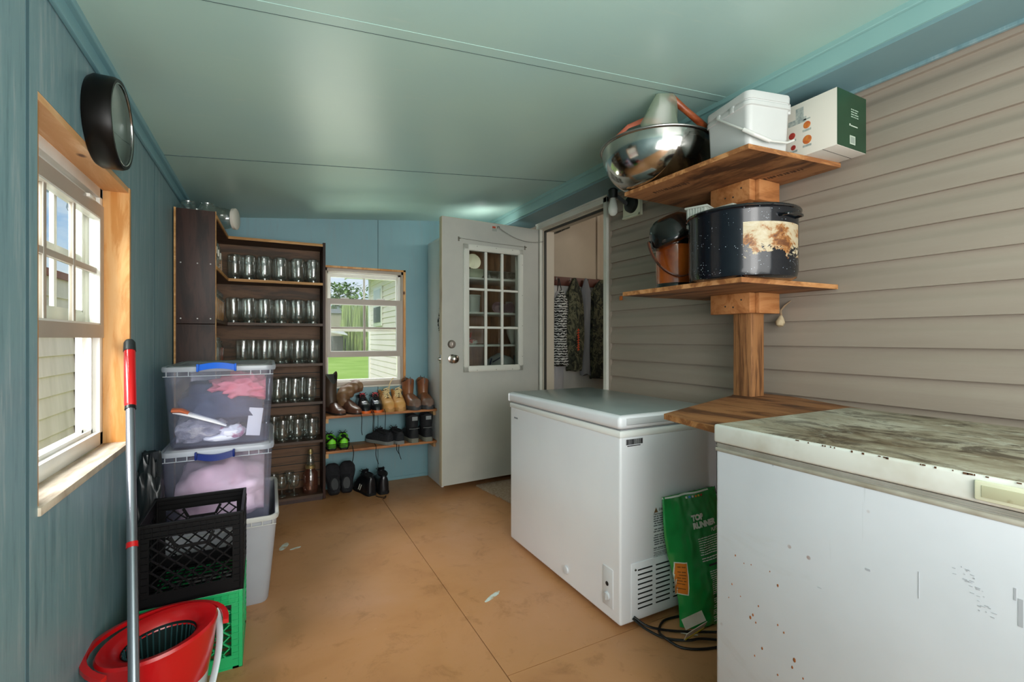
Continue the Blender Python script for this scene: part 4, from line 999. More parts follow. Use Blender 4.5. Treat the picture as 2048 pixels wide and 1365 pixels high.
# ---- things on the top board
TZ = 1.8735
t = thing('mixing_bowl', 'very large stainless steel mixing bowl at the left end of the top shelf', 'bowl', (1.62, 1.640, TZ))
b = B(); pr = [(.002, .002), (.09, 0)]
for k in range(1, 13): a = math.radians(90*k/12); pr.append((.09+.160*math.sin(a)**.9, .185*(1-math.cos(a))**.9))
pr += [(.257, .187), (.259, .191), (.255, .193)]
pr += [(r-.0025, z+.001) for r, z in reversed(pr[1:-3])]
b.lathe(pr, n=96, cap1=True)
for v in b.bm.verts: v.co.z += .0
b.build('bowl_body', M('polished_steel', '#bfbdb8', .13, 1), t, local=True, smooth=70)
b = B(); b.tube([(.257*math.cos(k*PI/48), .257*math.sin(k*PI/48), .190) for k in range(96)], .0045, 8, loop=True); b.build('rolled_rim', m_steel, t, local=True)
m_cp = clear('clear_film', '#eef6ee', .06, .34, '#c2d0ba', .3)
b = B(); rings = []
for k, (z_, hw_, hd) in enumerate(((1.96, .06, .05), (2.03, .085, .055), (2.08, .085, .045), (2.13, .06, .03), (2.165, .04, .015), (2.18, .034, .005))):
    r = []
    for j in range(16):
        a = 2*PI*j/16; q = 1+.38*noise.noise(V((math.cos(a)*2.4, math.sin(a)*2.4, k*.7)))+(.25 if k > 3 and math.cos(a) > .3 else 0)
        r.append((1.545+math.cos(a)*hw_*q*.887-math.sin(a)*hd*q*.46-.10*(z_-1.96)/.22, 1.55-math.cos(a)*hw_*q*.46-math.sin(a)*hd*q*.88-.13*(z_-1.96)/.22, z_))
    rings.append(r)
b.loft(rings); solo(b, 'clear_bag', 'peaked clear plastic bag standing in the steel bowl', 'bag', m_cp, (1.50, 1.50, 1.93), smooth=50)
b = B(); b.tube([(1.475, 1.425, 2.179), (1.485, 1.422, 2.177), (1.56, 1.41, 2.135), (1.66, 1.40, 2.085), (1.70, 1.45, 2.05)], [.013, .017, .0135, .016, .016], 12); solo(b, 'rolling_pin_handle', 'reddish brown wooden handle sticking up out of the steel bowl', 'utensil', wood('handle_wood', '#7c3a1c', '#8f4a28', '#6a2c12', 0, 3, .35), (1.60, 1.41, 2.05), smooth=60)
m_cor = M('coral_cloth', '#d86a52', .6, c2='#e88468', sc=16)
b = B(); b.tube([(1.43, 1.69, 2.05), (1.425, 1.685, 2.10), (1.45, 1.64, 2.135), (1.49, 1.58, 2.148), (1.525, 1.535, 2.13), (1.55, 1.52, 2.08)], [.010, .014, .012, .015, .016, .01], 8, flat=.5)
solo(b, 'coral_strap', 'coral red folded strap arching over the left rim of the steel bowl', 'strap', m_cor, (1.48, 1.55, 2.04), smooth=60)
b = B(); b.box(1.535, 1.60, 1.47, 1.49, 1.99, 2.085, .003); solo(b, 'yellow_packet', 'small mustard yellow packet edge showing over the steel bowl rim', 'packet', M('mustard', '#c8962c', .5), (1.56, 1.48, 1.99))
# white rectangular pail
def pail(z): return z
t = thing('white_pail', 'white rectangular plastic pail with wire-style handle on the top shelf', 'pail', (1.70, 1.225, TZ), math.radians(-12))
m_pl = M('pail_white', '#c6c8c6', .4, c2='#bec0be', sc=4)
hx, hy = .100, .118; H_ = .225
b = B(); rr = []
for q, z_ in ((.90, 0), (.93, .006), (.985, .165), (.99, .17)): rr.append(rrect(0, 0, hx*q, hy*q, .022, z_))
b.loft(rr); b.build('pail_body', m_pl, t, local=True)
b = B(); b.loft([rrect(0, 0, hx*1.0, hy*1.0, .024, .168), rrect(0, 0, hx*1.05, hy*1.04, .028, .170), rrect(0, 0, hx*1.05, hy*1.04, .028, .184), rrect(0, 0, hx*1.0, hy*1.0, .024, .188), rrect(0, 0, hx*1.0, hy*1.0, .024, .195)])
b.build('rim_band', m_pl, t, local=True)
b = B(); b.loft([rrect(0, 0, hx*1.03, hy*1.025, .026, .193), rrect(0, 0, hx*1.04, hy*1.03, .027, .214), rrect(0, 0, hx*1.02, hy*1.015, .026, .222), rrect(0, 0, hx*.93, hy*.94, .02, .222), rrect(0, 0, hx*.92, hy*.93, .02, .214)]); b.build('lid', m_pl, t, local=True)
b = B(); pts = []
for k in range(17):
    a = PI*k/16; pts.append((-hx*1.07-.010+.0*k, hy*.55*math.cos(a)*1.0, .178-.10*math.sin(a)))
pts = [(-hx*1.06, hy*.35, .178), (-hx*1.09, hy*.2, .168), (-hx*1.13, -hy*.3, .125), (-hx*1.12, -hy*.9, .075), (-hx*.9, -hy*1.12, .050), (-hx*.2, -hy*1.14, .032), (hx*.6, -hy*1.13, .034), (hx*.98, -hy*1.09, .05)]
b.tube(pts, .0045, 8); b.tube([pts[3], pts[4], pts[5]], .008, 10); b.build('handle', M('handle_white', '#cfcfca', .4), t, local=True)
b = B()
for yy_ in (hy*.35, -hy*.3): b.box(-hx*1.07, -hx*.98, yy_-.012, yy_+.012, .168, .194, .003)
b.box(hx*.95, hx*1.09, -hy*.9, -hy*.7, .160, .200, .003); b.build('handle_lug', m_pl, t, local=True)
# tools behind the pail
b = B(); b.tube([(1.77, 1.27, TZ+.02), (1.79, 1.25, 2.0), (1.81, 1.222, 2.09), (1.815, 1.21, 2.125)], [.008, .010, .014, .007], 8, flat=.7); t = solo(b, 'garden_snips', 'black and red tool handle standing behind the white pail', 'tool', [M('tool_black', '#1a1516', .4)], (1.79, 1.25, TZ), smooth=60)
b = B(); b.tube([(1.80, 1.222, 2.08), (1.806, 1.21, 2.115)], .009, 8, flat=.5); b.build('red_inlay', m_red, t)
b = B(); b.tube([(1.805, 1.30, 1.90), (1.86, 1.23, 2.0), (1.90, 1.15, 2.09), (1.935, 1.10, 2.115), (1.965, 1.09, 2.125)], [.007, .008, .008, .007, .003], 8, flat=.6); solo(b, 'hooked_knife', 'hooked blade tool rising between white pail and green box', 'tool', M('tool_dark', '#2a2c28', .35, c2='#b8b49a', sc=30, lo=.5, hi=.6), (1.83, 1.27, 1.9), smooth=60)
# appliance box
x0, x1, y0, y1, z0, z1 = 1.826, 2.02, .955, 1.20, TZ, 2.083
t = thing('appliance_box', 'white and dark green cardboard appliance box at the right end of the top shelf', 'box', (1.925, 1.08, TZ))
m_bw = M('box_white', '#d6cfc4', .5); m_bg = M('box_green', '#24452f', .4, c2='#1c3826', sc=6)
b = B(); b.box(x0, x1, y0+.0008, y1, z0, z1, .001); b.build('carton', m_bw, t)
b = B(); b.box(x0, x1, y0, y0+.0008, z0+.001, z1-.001); b.build('green_end', m_bg, t)
b = B(); b.box(x0, x1, y0+.05, y0+.052, z0-.0004, z0+.0001); b.build('carton_seam', m_dark, t)
def bitmap(cx_, cz_, w_, h_, m, nm): bb = B(); bb.box(x0-.0006, x0, cx_-w_/2, cx_+w_/2, cz_-h_/2, cz_+h_/2); bb.build(nm, m, t)
m_mach = M('printed_grey', '#7c8684', .5, c2='#b8bcb4', sc=60); m_or = M('printed_orange', '#c87c2c', .5, c2='#b84c24', sc=70); m_rd = M('printed_red', '#a8382c', .5, c2='#7c1c1c', sc=70)
def disc(yc, zc, r, m, nm, sy=1.0):
    bb = B(); bb.lathe([(r, 0), (r*.95, .0007)], (x0, yc, zc), 14, RX @ Matrix.Scale(sy, 4, (0, 1, 0))); bb.build(nm, m, t)
bb = B(); bb.box(x0-.0006, x0, 1.075, 1.105, z0+.150, z0+.190); bb.box(x0-.0006, x0, 1.065, 1.135, z0+.130, z0+.150); bb.box(x0-.0006, x0, 1.05, 1.075, z0+.135, z0+.140); bb.build('printed_machine', m_mach, t)
for (yc, zc, r, m) in ((1.063, z0+.115, .014, m_or), (1.12, z0+.092, .013, m_rd), (1.062, z0+.058, .017, m_or), (1.115, z0+.045, .010, m_rd)):
    disc(yc, zc, r, m, 'printed_fruit')
    bb = B(); bb.box(x0-.0006, x0, yc-.016, yc+.016, zc-r-.010, zc-r-.002); bb.build('printed_dish', m_mach, t)
bb = B(); greek(bb, 1.915, 1.965, z0+.150, z0+.115, y0-.0006, .004, .009, 2); bb.build('printed_text', M('pale_print', '#9ab09c', .6), t)
bb = B(); bb.box(1.905, 1.912, y0-.0006, y0, z0+.085, z0+.093); bb.box(1.915, 1.96, y0-.0005, y0, z0+.085, z0+.089); bb.box(1.908, 1.944, y0-.0006, y0, z0+.018, z0+.050); bb.build('printed_panel', M('pale_panel', '#b8c4b4', .6), t)
bb = B(); bb.box(1.912, 1.94, y0-.0009, y0-.0004, z0+.022, z0+.046); bb.build('grey_square', M('grey_square', '#8b978c', .6), t)

# ---- porch light on the siding, garlic, orange tag
t = thing('porch_light', 'bare bulb porch light on white block beside the door frame', 'wall light', (XR, 2.25, 2.0))
b = B(); b.box(XR-.024, XR-.005, 2.17, 2.33, 1.93, 2.07, .003); b.box(XR-.030, XR-.022, 2.17, 2.33, 1.93, 1.945, .002); b.box(XR-.030, XR-.022, 2.17, 2.185, 1.93, 2.07, .002); b.build('mounting_block', M('block_cream', '#d3d6bc', .5), t)
b = B(); b.lathe([(.055, 0), (.05, .02), (.02, .03)], (XR-.024, 2.245, 2.01), 28, RX); b.bar((XR-.05, 2.26, 2.01), (XR-.12, 2.30, 2.075), .02); b.lathe([(.028, .0), (.03, .05), (.02, .06)], (XR-.125, 2.305, 2.05), 20); b.build('black_fixture', M('fixture_black', '#101412', .4), t)
b = B(); b.lathe([(.016, .0), (.020, -.02), (.026, -.045), (.030, -.07), (.027, -.095), (.015, -.11), (.002, -.114)], (XR-.125, 2.305, 2.052), 20); b.build('bulb', M('bulb_white', '#dfe2da', .25), t)
t = thing('garlic_bulb', 'dried garlic bulb with papery stem hanging on the siding behind the post', 'garlic', (2.0, 1.283, 1.22), rot=(0, .25, 0))
b = B(); b.lathe([(.002, 0), (.014, .006), (.019, .022), (.012, .04), (.005, .052)], n=12, sx=1.1); b.build('bulb', M('garlic_skin', '#b9a98a', .7, c2='#8f7a5c', sc=30), t, local=True)
b = B(); b.tube([(0, 0, .05), (-.003, .004, .075), (.006, -.005, .10), (.02, -.02, .125)], [.005, .004, .004, .002], 6); b.tube([(0, 0, .05), (-.008, .012, .09)], [.004, .002], 6); b.build('stem', M('dry_stem', '#8a7358', .8), t, local=True)
b = B(); b.box(XR-.007, XR+.001, 2.360, 2.385, 1.418, 1.446, .002); solo(b, 'orange_tag', 'tiny orange tag on the siding just right of the door frame', 'tag', M('orange_tag', '#c86a2c', .5), (XR-.016, 2.37, 1.418))

# ------------------------------------------------------------------ dog food bag and power cord
t = thing('pet_food_bag', 'glossy green pet food bag with white lettering standing between the two freezers', 'bag', (1.60, 1.37, 0))
BX0, BX1 = 1.452, 1.745
def bagw(z): s = z/.515; return (BX0+.020-.044*s+.012*math.sin(s*7), BX1+.02*math.sin(s*3))
def bagd(z): s = z/.515; return .052*(1-s**2.2)**.6*(.75+.5*math.sin(PI*min(1, s*1.25+.12)))+.003
def yc(z): return 1.358+.058*(z/.515)
def yfront(x, z):
    a, c_ = bagw(z); u = max(-1, min(1, (2*(x-a)/(c_-a)-1)))
    return yc(z)-bagd(z)*(1-abs(u)**3.2)-.006*noise.noise(V((x*14, z*9, 2)))*(1 if z > .02 else 0)-.004*noise.noise(V((x*40, z*26, 5)))
b = B(); nx, nz = 44, 60; front = []; back = []
for j in range(nz+1):
    z_ = .003+.512*j/nz; a, c_ = bagw(z_)
    front.append([(a+(c_-a)*i/nx, yfront(a+(c_-a)*i/nx, z_), z_) for i in range(nx+1)])
    back.append([(a+(c_-a)*i/nx, min(1.4385, yc(z_)+bagd(z_)*.55*(1-abs(2*i/nx-1)**3.2)+.002), z_) for i in range(nx, -1, -1)])
b.loft([f_+r_ for f_, r_ in zip(front, back)])
b.build('bag_body', M('green_film', '#0f8a3c', .22, c2='#1a9a48', sc=5, coat=.6), t, smooth=80)
mapf = lambda x, z: V((x, yfront(x, z)-.0014, z))
def bagpatch(x0_, x1_, z0_, z1_, m, nm, n=8, off=.0012):
    bb = B(); bb.loft([[V((x0_+(x1_-x0_)*i/n, yfront(x0_+(x1_-x0_)*i/n, z)-off, z)) for i in range(n+1)] for z in [z0_+(z1_-z0_)*j/n for j in range(n+1)]], closed=False); return bb.build(nm, m, t, smooth=80)
m_wpr = M('white_print', '#e6ece2', .4)
bagpatch(1.428, 1.70, .5085, .5145, m_wpr, 'top_seam', 12)
for i, cc in enumerate(('#e8e8e4', '#3a8ad0', '#d8d8d4', '#e88a28', '#e8c43c', '#d03c28')): bagpatch(1.555+i*.017, 1.566+i*.017, .494, .502, M('swatch_%d' % i, cc, .4), 'colour_swatch', 2)
for s_, sz, ox, oz, bo, sx_ in (('TOP', .030, 1.560, .408, .0022, 1.15), ('RUNNER', .030, 1.562, .378, .0022, 1.12), ('PUPPY', .020, 1.662, .352, .0004, 1.0)):
    me = text_mesh(s_, sz, 0, bo, sx=sx_)
    bmx = bmesh.new(); bmx.from_mesh(me); bmesh.ops.subdivide_edges(bmx, edges=[e for e in bmx.edges if e.calc_length() > .008], cuts=1)
    for v in bmx.verts: x_, z_ = ox+v.co.x, oz+v.co.y; v.co = V((x_, yfront(x_, z_)-.0022, z_))
    bmx.to_mesh(me); bmx.free(); link('printed_word', me, m_wpr, t, 0)
for q_ in ((1.575, .338, .25, .0036, .0085, 3), (1.60, .215, .13, .0032, .0075, 6), (1.605, .11, .02, .0032, .0075, 7)): bb = B(); greek(bb, q_[0], 1.73, q_[1], q_[2], 0, q_[3], q_[4], q_[5], .1, mapf); bb.build('printed_text', m_wpr, t, smooth=0)
bagpatch(1.605, 1.735, .232, .239, m_print, 'black_band', 8); bagpatch(1.61, 1.735, .114, .120, m_print, 'black_band', 8)
bagpatch(1.459, 1.498, .135, .258, M('orange_print', '#e8862c', .35), 'orange_panel', 8)
bagpatch(1.456, 1.501, .131, .262, m_wpr, 'orange_panel_border', 8, .0006)
bb = B(); greek(bb, 1.466, 1.492, .245, .15, 0, .004, .012, 9, .1, lambda x, z: V((x, yfront(x, z)-.0022, z))); bb.build('panel_print', M('panel_print', '#8a4a1c', .5), t, smooth=0)
t = thing('power_cord', 'black power cord looped on the floor at the foot of the white freezer', 'cord', (1.5, 1.25, 0))
def cpt(l): return [V((x, y, z)) for x, y, z in l]
def smoothp(p, n=6):
    p = [V(q) for q in p]; o = []
    for i in range(len(p)-1):
        a = p[max(i-1, 0)]; b_ = p[i]; c_ = p[i+1]; d_ = p[min(i+2, len(p)-1)]
        for k in range(n):
            s = k/n; o.append(.5*((2*b_)+(c_-a)*s+(2*a-5*b_+4*c_-d_)*s*s+(3*b_-a-3*c_+d_)*s**3))
    return o+[p[-1]]
b = B(); b.tube(smoothp([(1.295, 1.436, .045), (1.315, 1.39, .025), (1.36, 1.33, .008), (1.42, 1.275, .012), (1.47, 1.25, .018), (1.56, 1.20, .012), (1.70, 1.13, .006)]), .0048, 8)
b.tube(smoothp([(1.30, 1.436, .05), (1.335, 1.395, .025), (1.40, 1.355, .012), (1.47, 1.31, .012), (1.57, 1.235, .022), (1.66, 1.20, .016), (1.75, 1.18, .006)]), .0048, 8)
b.tube(smoothp([(1.52, 1.41, .006), (1.44, 1.415, .006), (1.375, 1.375, .006), (1.35, 1.32, .018), (1.375, 1.265, .0055), (1.44, 1.22, .0055), (1.54, 1.195, .0055), (1.65, 1.20, .006), (1.75, 1.24, .006)]), .0048, 8)
b.build('cable', M('cord_black', '#131313', .35), t)
b = B(); b.box(-.055, .055, -.001, .001, -.03, .012, 0, Matrix.Translation((1.455, 1.262, .052)) @ Matrix.Rotation(-.15, 4, 'Y') @ Matrix.Rotation(.5, 4, 'X')); b.box(-.06, .05, -.001, .001, -.012, .024, 0, Matrix.Translation((1.462, 1.272, .075)) @ Matrix.Rotation(-.05, 4, 'Y') @ Matrix.Rotation(-.6, 4, 'X'))
b.build('paper_tag', M('tag_paper', '#ddd2c2', .6, c2='#cfc0ae', sc=20), t)
b = B(); b.box(-.05, .05, -.0022, .0015, -.032, -.022, 0, Matrix.Translation((1.455, 1.262, .050)) @ Matrix.Rotation(-.15, 4, 'Y') @ Matrix.Rotation(.5, 4, 'X')); b.build('yellow_stripe', M('tag_yellow', '#d8b830', .5), t)
b = B(); b.tube(smoothp([(1.40, 1.355, .008), (1.43, 1.335, .012), (1.445, 1.325, .006), (1.47, 1.30, .006), (1.49, 1.285, .006)]), .002, 5); solo(b, 'string', 'short white string on the floor beside the pet food bag', 'string', M('string_white', '#ddd8cc', .8), (1.44, 1.32, 0))
# frayed mat by the door
b = B(); q = [(1.45, 3.40), (1.46, 3.30), (1.475, 3.18), (1.50, 3.05), (1.515, 2.95), (1.60, 2.62), (1.95, 2.64), (1.98, 3.3), (1.96, 3.42)]
pts = []
for i in range(len(q)):
    a, c_ = V((*q[i], 0)), V((*q[(i+1) % len(q)], 0))
    for k in range(8): p = a.lerp(c_, k/8); pts.append((p.x+random.uniform(-.007, .007), p.y+random.uniform(-.005, .005)))
b.prism(pts, .001, .012); solo(b, 'door_mat', 'frayed brown woven mat on the floor under the open door', 'mat', M('woven_mat', '#9a8068', .95, c2='#c4b09a', sc=60, bmp=.8, bsc=120, stretch=(1, 3, 1)), (1.7, 3.1, 0))
# ------------------------------------------------------------------ open house door
t = thing('house_door', 'open off-white house door with nine-pane window and deadbolt', 'door', (1.146, 3.332, .062), math.radians(3.7))
DW, DH, DT = .868, 2.022, .044
m_door = M('door_paint', '#b9bab2', .38, c2='#aeb0aa', sc=3, lo=.4, hi=.7)
m_dedge = M('door_edge', '#c4b89c', .5, c2='#8a7050', sc=12, stretch=(1, 1, .2), lo=.5, hi=.7)
gx0, gx1, gz0, gz1 = .185, .700, .86, 1.822
b = B(); wallpanel(b, 0, DW, 0, DH, 0, DT, 'x', [(gx0+.03, gx1-.03, gz0+.03, gz1-.03)]); b.build('slab', m_door, t, local=True)
b = B(); b.box(-.0035, .0, .0, DT, 0, DH); b.box(0, DW, .002, DT-.002, DH, DH+.003); b.build('edge_strip', m_dedge, t, local=True)
b = B()
for (a, c_, d_, e_) in ((gx0-.012, gx0+.035, gz0-.012, gz1+.012), (gx1-.035, gx1+.012, gz0-.012, gz1+.012), (gx0-.012, gx1+.012, gz1-.035, gz1+.012), (gx0-.012, gx1+.012, gz0-.012, gz0+.035)):
    b.box(a, c_, -.012, .0, d_, e_, .003)
    b.box(a+.006, c_-.006, -.017, -.010, d_+.006, e_-.006, .003)
lf = b.build('window_frame', M('lite_white', '#cfd1c8', .4), t, local=True)
b = B()
ix0, ix1, iz0, iz1 = gx0+.035, gx1-.035, gz0+.035, gz1-.035
for i in (1, 2): xx = ix0+(ix1-ix0)*i/3; b.box(xx-.011, xx+.011, -.008, .012, iz0, iz1, .004)
for i in (1, 2): zz = iz0+(iz1-iz0)*i/3; b.box(ix0, ix1, -.0075, .012, zz-.009, zz+.009, .004)
b.build('muntins', M('muntin_white', '#d6d8d0', .4), lf, local=True)
b = B(); b.box(ix0-.01, ix1+.01, .014, .017, iz0-.01, iz1+.01); b.build('glass', clear('door_glass', '#e8ece8', .06), lf, local=True)
b = B()
for (a, c_) in [(gx0+.10, gz1), (gx0+.27, gz1), (gx0+.42, gz1), (gx1, gz0+.1), (gx1, gz0+.35), (gx1, gz0+.6), (gx1, gz0+.85), (gx0+.1, gz0), (gx0+.27, gz0), (gx0+.42, gz0)]: b.lathe([(.003, 0), (.002, .001)], (a, -.0175, c_), 7, Matrix.Rotation(PI/2, 4, 'X'))
b.build('frame_screws', m_dark, lf, local=True)
RF = Matrix.Rotation(PI/2, 4, 'X')
b = B(); b.lathe([(.034, 0), (.033, .008), (.016, .014), (.014, .028), (.024, .036), (.031, .050), (.031, .062), (.022, .072), (.004, .075)], (.080, 0, .953), 28, RF); b.build('knob', M('knob_chrome', '#b4aca4', .2, 1), t, local=True)
b = B(); b.lathe([(.032, 0), (.031, .010), (.024, .017), (.008, .018)], (.076, 0, 1.063), 28, RF); b.box(.072, .080, -.028, -.016, 1.048, 1.078, .002); b.build('deadbolt', M('bolt_chrome', '#a39c94', .35, 1), t, local=True)
b = B(); b.box(-.006, -.003, .008, .036, .92, .985, .001); b.lathe([(.014, 0), (.012, .01), (.008, .018)], (-.005, .022, .953), 14, RX); b.build('latch', m_steel, t, local=True)
b = B()
for xx, zz in ((.135, 1.872), (.735, 1.862)): b.box(xx-.006, xx+.006, -.003, 0, zz-.022, zz+.012, .001); b.box(xx-.003, xx+.010, -.016, -.003, zz-.004, zz+.002)
rd_ = b.build('curtain_hook', M('hook_grey', '#7c7a70', .45, .6), t, local=True)
b = B(); b.tube([(.135, -.012, 1.872), (.435, -.013, 1.862), (.735, -.012, 1.862)], .0013, 5); b.build('curtain_wire', bpy.data.materials['hook_grey'], rd_, local=True)
b = B(); b.box(.428, .468, -.001, 0, 1.985, 2.0); b.mi = 1; b.box(.428, .468, -.001, 0, 1.962, 1.985); b.mi = 2; b.box(.458, .468, -.0015, 0, 1.985, 2.0); b.build('sticker', [M('sticker_red', '#b8482c', .5), M('sticker_grey', '#9aa098', .5), m_white], t, local=True)
# safety chain from the door to the frame
t = thing('safety_chain', 'thin sagging chain running from the door top to the frame', 'chain', (1.6, 3.33, 1.98))
A_, C_ = V((1.613, 3.337, 2.050)), V((2.045, 3.372, 1.985)); n = 34
b = B()
for k in range(n):
    s = k/(n-1); p = A_.lerp(C_, s)+V((0, -.01, -.085*4*s*(1-s)*.55)); s2 = (k+1)/(n-1); p2 = A_.lerp(C_, s2)+V((0, -.01, -.085*4*s2*(1-s2)*.55)); d = (p2-p).normalized()
    u = V((0, 1, 0)) if k % 2 else V((0, .3, 1)).normalized(); u = (u-d*u.dot(d)).normalized()
    b.tube([p+d*math.cos(a)*.0085+u*math.sin(a)*.0042 for a in [2*PI*j/8 for j in range(8)]], .0013, 5, loop=True)
b.build('chain_links', m_steel, t)
b = B(); b.box(A_.x-.008, A_.x+.008, A_.y-.014, A_.y-.001, A_.z-.008, A_.z+.008, .002); b.build('anchor', m_steel, t)

# ------------------------------------------------------------------ white cabinet behind the door
t = thing('storage_cabinet', 'tall white open cabinet with brown back standing behind the open door', 'cabinet', (1.6, 3.68, 0))
m_cab = M('cabinet_white', '#eceeee', .4)
cx0, cx1, cy0, cy1, cz1 = 1.20, 2.01, 3.50, 3.860, 1.956
b = B(); b.box(cx0, cx0+.016, cy0, cy1, 0, cz1, .001); b.build('side_panel', m_cab, t)
b = B(); b.box(cx1-.016, cx1, cy0, cy1, 0, cz1, .001); b.build('side_panel', m_cab, t)
b = B(); b.box(cx0, cx1, cy0, cy1, cz1, cz1+.016, .001); b.build('top_panel', m_cab, t)
b = B(); b.box(cx0+.016, cx1-.016, cy1-.006, cy1, .02, cz1); b.build('back_panel', wood('cabinet_back', '#8a5a3c', '#9c6a48', '#5c3620', 2, 2, .6, True, 6), t)
CS = [1.667, 1.385, 1.118, .80, .45, .06]
for z in CS: b = B(); b.box(cx0+.016, cx1-.016, cy0+.01, cy1-.008, z-.016, z, .001); b.build('shelf', m_cab, t)
m_pl2 = M('plate_cream', '#d8d4c0', .45); m_bowl = M('bowl_sage', '#b8bcaa', .4)
b = B(); Rp = Matrix.Translation((1.515, 3.62, CS[0]+.145)) @ Matrix.Rotation(math.radians(78), 4, 'X')
b.lathe([(.002, .0), (.048, .0), (.064, .010), (.066, .012), (.048, .004), (.002, .003)], n=28, mat=Rp); b.bar((1.515, 3.66, CS[0]), (1.515, 3.66, CS[0]+.10), .006)
b.bar((1.515, 3.66, CS[0]+.003), (1.515, 3.60, CS[0]+.003), .006); b.bar((1.515, 3.63, CS[0]+.08), (1.515, 3.66, CS[0]+.08), .006)
solo(b, 'plate', 'round cream plate standing upright seen through the top left door pane', 'plate', m_pl2, (1.515, 3.62, CS[0]))
bw = None
for k in range(4):
    b = B(); b.lathe([(.04, 0), (.042, .003), (.066, .026), (.070, .036), (.067, .036), (.04, .006)], (1.53, 3.60, CS[0]+.001+.013*k), 26)
    solo(b, 'bowl', 'pale sage bowl in the nested stack under the cream plate', 'bowl', m_bowl, (1.53, 3.60, CS[0]+.001+.013*k), 'nested bowls behind the door glass')
m_foil = M('foil', '#b8b8b4', .22, 1, c2='#6c6c68', sc=40, bmp=.3)
b = B(); n = 60
def fr(w, d, z, a): return [(1.765+math.copysign(min(abs(math.cos(q)*w*1.35), w), math.cos(q))+0, 3.62+math.copysign(min(abs(math.sin(q)*d*1.35), d), math.sin(q))+a*((k % 2)-.5), z) for k, q in enumerate([2*PI*k/n for k in range(n)])]
b.loft([fr(.13, .07, CS[0]+.001, 0), fr(.15, .085, CS[0]+.06, .006), fr(.162, .092, CS[0]+.064, 0), fr(.162, .092, CS[0]+.067, 0), fr(.147, .082, CS[0]+.06, .006), fr(.128, .068, CS[0]+.006, 0)]); solo(b, 'foil_pan', 'crinkled aluminium foil pan on the top cabinet shelf behind the glass', 'pan', m_foil, (1.765, 3.62, CS[0]), smooth=25)
b = B(); b.lathe([(.062, 0), (.064, .004), (.07, .13), (.074, .132), (.074, .142), (.03, .146)], (1.498, 3.60, CS[1]+.001), 28); t2 = solo(b, 'white_canister', 'white plastic canister seen through the middle left door pane', 'canister', m_pl, (1.498, 3.60, CS[1]))
m_pk = M('pink_plastic', '#b88a9a', .35)
for i, x in enumerate((1.715, 1.835)):
    b = B(); b.lathe([(.028, -.15), (.030, -.148), (.043, 0), (.046, .002), (.041, 0), (.027, -.14)], (0, 0, 0), 26, Matrix.Translation((x, 3.56, CS[1]+.047)) @ Matrix.Rotation(math.radians(-26 if i == 0 else 8), 4, 'Z') @ Matrix.Rotation(math.radians(90), 4, 'X'))
    solo(b, 'tumbler', ['pink plastic tumbler lying on its side, left one of two behind the glass', 'mauve plastic tumbler lying on its side, right one of two behind the glass'][i], 'cup', m_pk if i == 0 else M('mauve_plastic', '#8f7686', .35), (x, 3.6, CS[1]))
b = B(); b.lathe([(.03, 0), (.036, .11), (.038, .112)], (1.925, 3.75, CS[1]+.001), 22); solo(b, 'white_cup', 'white cup standing behind the mauve tumbler', 'cup', m_pl, (1.925, 3.75, CS[1]))
b = B(); b.lathe([(.02, 0), (.022, .006), (.055, .09), (.062, .155), (.059, .155), (.03, .03)], (1.885, 3.60, CS[2]+.001), 26); solo(b, 'tall_cup', 'white flared container on the third cabinet shelf', 'container', m_pl, (1.885, 3.60, CS[2]))
b = B(); b.blob((1.49, 3.60, CS[2]+.022), (.05, .04, .022), 3, .4, 3, 3, CS[2]+.001); b.bar((1.47, 3.6, CS[2]+.01), (1.50, 3.62, CS[2]+.10), .008); solo(b, 'kitchen_tool', 'small red and white kitchen tool at the left of the third cabinet shelf', 'utensil', M('red_white', '#c8483c', .4, c2='#d8d4cc', sc=20, lo=.45, hi=.55), (1.49, 3.6, CS[2]))
b = B(); b.blob((1.775, 3.64, CS[3]+.115), (.14, .10, .115), 6, .12, 2, 4, CS[3]+.001)
t2 = solo(b, 'tied_bag', 'white bag with navy drawstring on the lower cabinet shelf', 'bag', M('bag_white', '#aeb6b8', .5, c2='#9aa4a8', sc=6), (1.775, 3.64, CS[3]), smooth=80)
b = B(); b.tube(smoothp([(1.66, 3.56, CS[3]+.20), (1.64, 3.545, CS[3]+.11), (1.72, 3.528, CS[3]+.03), (1.80, 3.525, CS[3]+.05), (1.90, 3.56, CS[3]+.10)]), .006, 6); b.tube([(1.66, 3.54, CS[3]+.17), (1.73, 3.525, CS[3]+.21)], .005, 6); b.build('drawstring', m_navy, t2)
b = B(); b.box(1.905, 1.985, 3.58, 3.64, CS[3]+.001, CS[3]+.22, .004); solo(b, 'blue_box', 'narrow teal blue box beside the tied white bag', 'box', M('teal_box', '#3f7c92', .5), (1.94, 3.6, CS[3]))
b = B(); b.tube(smoothp([(1.197, 3.512, 1.52), (1.194, 3.515, 1.44), (1.188, 3.52, 1.36), (1.180, 3.525, 1.30), (1.186, 3.515, 1.235), (1.195, 3.51, 1.20)]), .006, 6)
solo(b, 'hanging_cord', 'black and white twisted cord hanging on the cabinet side beside the door edge', 'cord', M('twist_cord', '#202224', .7, c2='#d8d8d8', sc=80, lo=.48, hi=.52), (1.19, 3.515, 1.2))

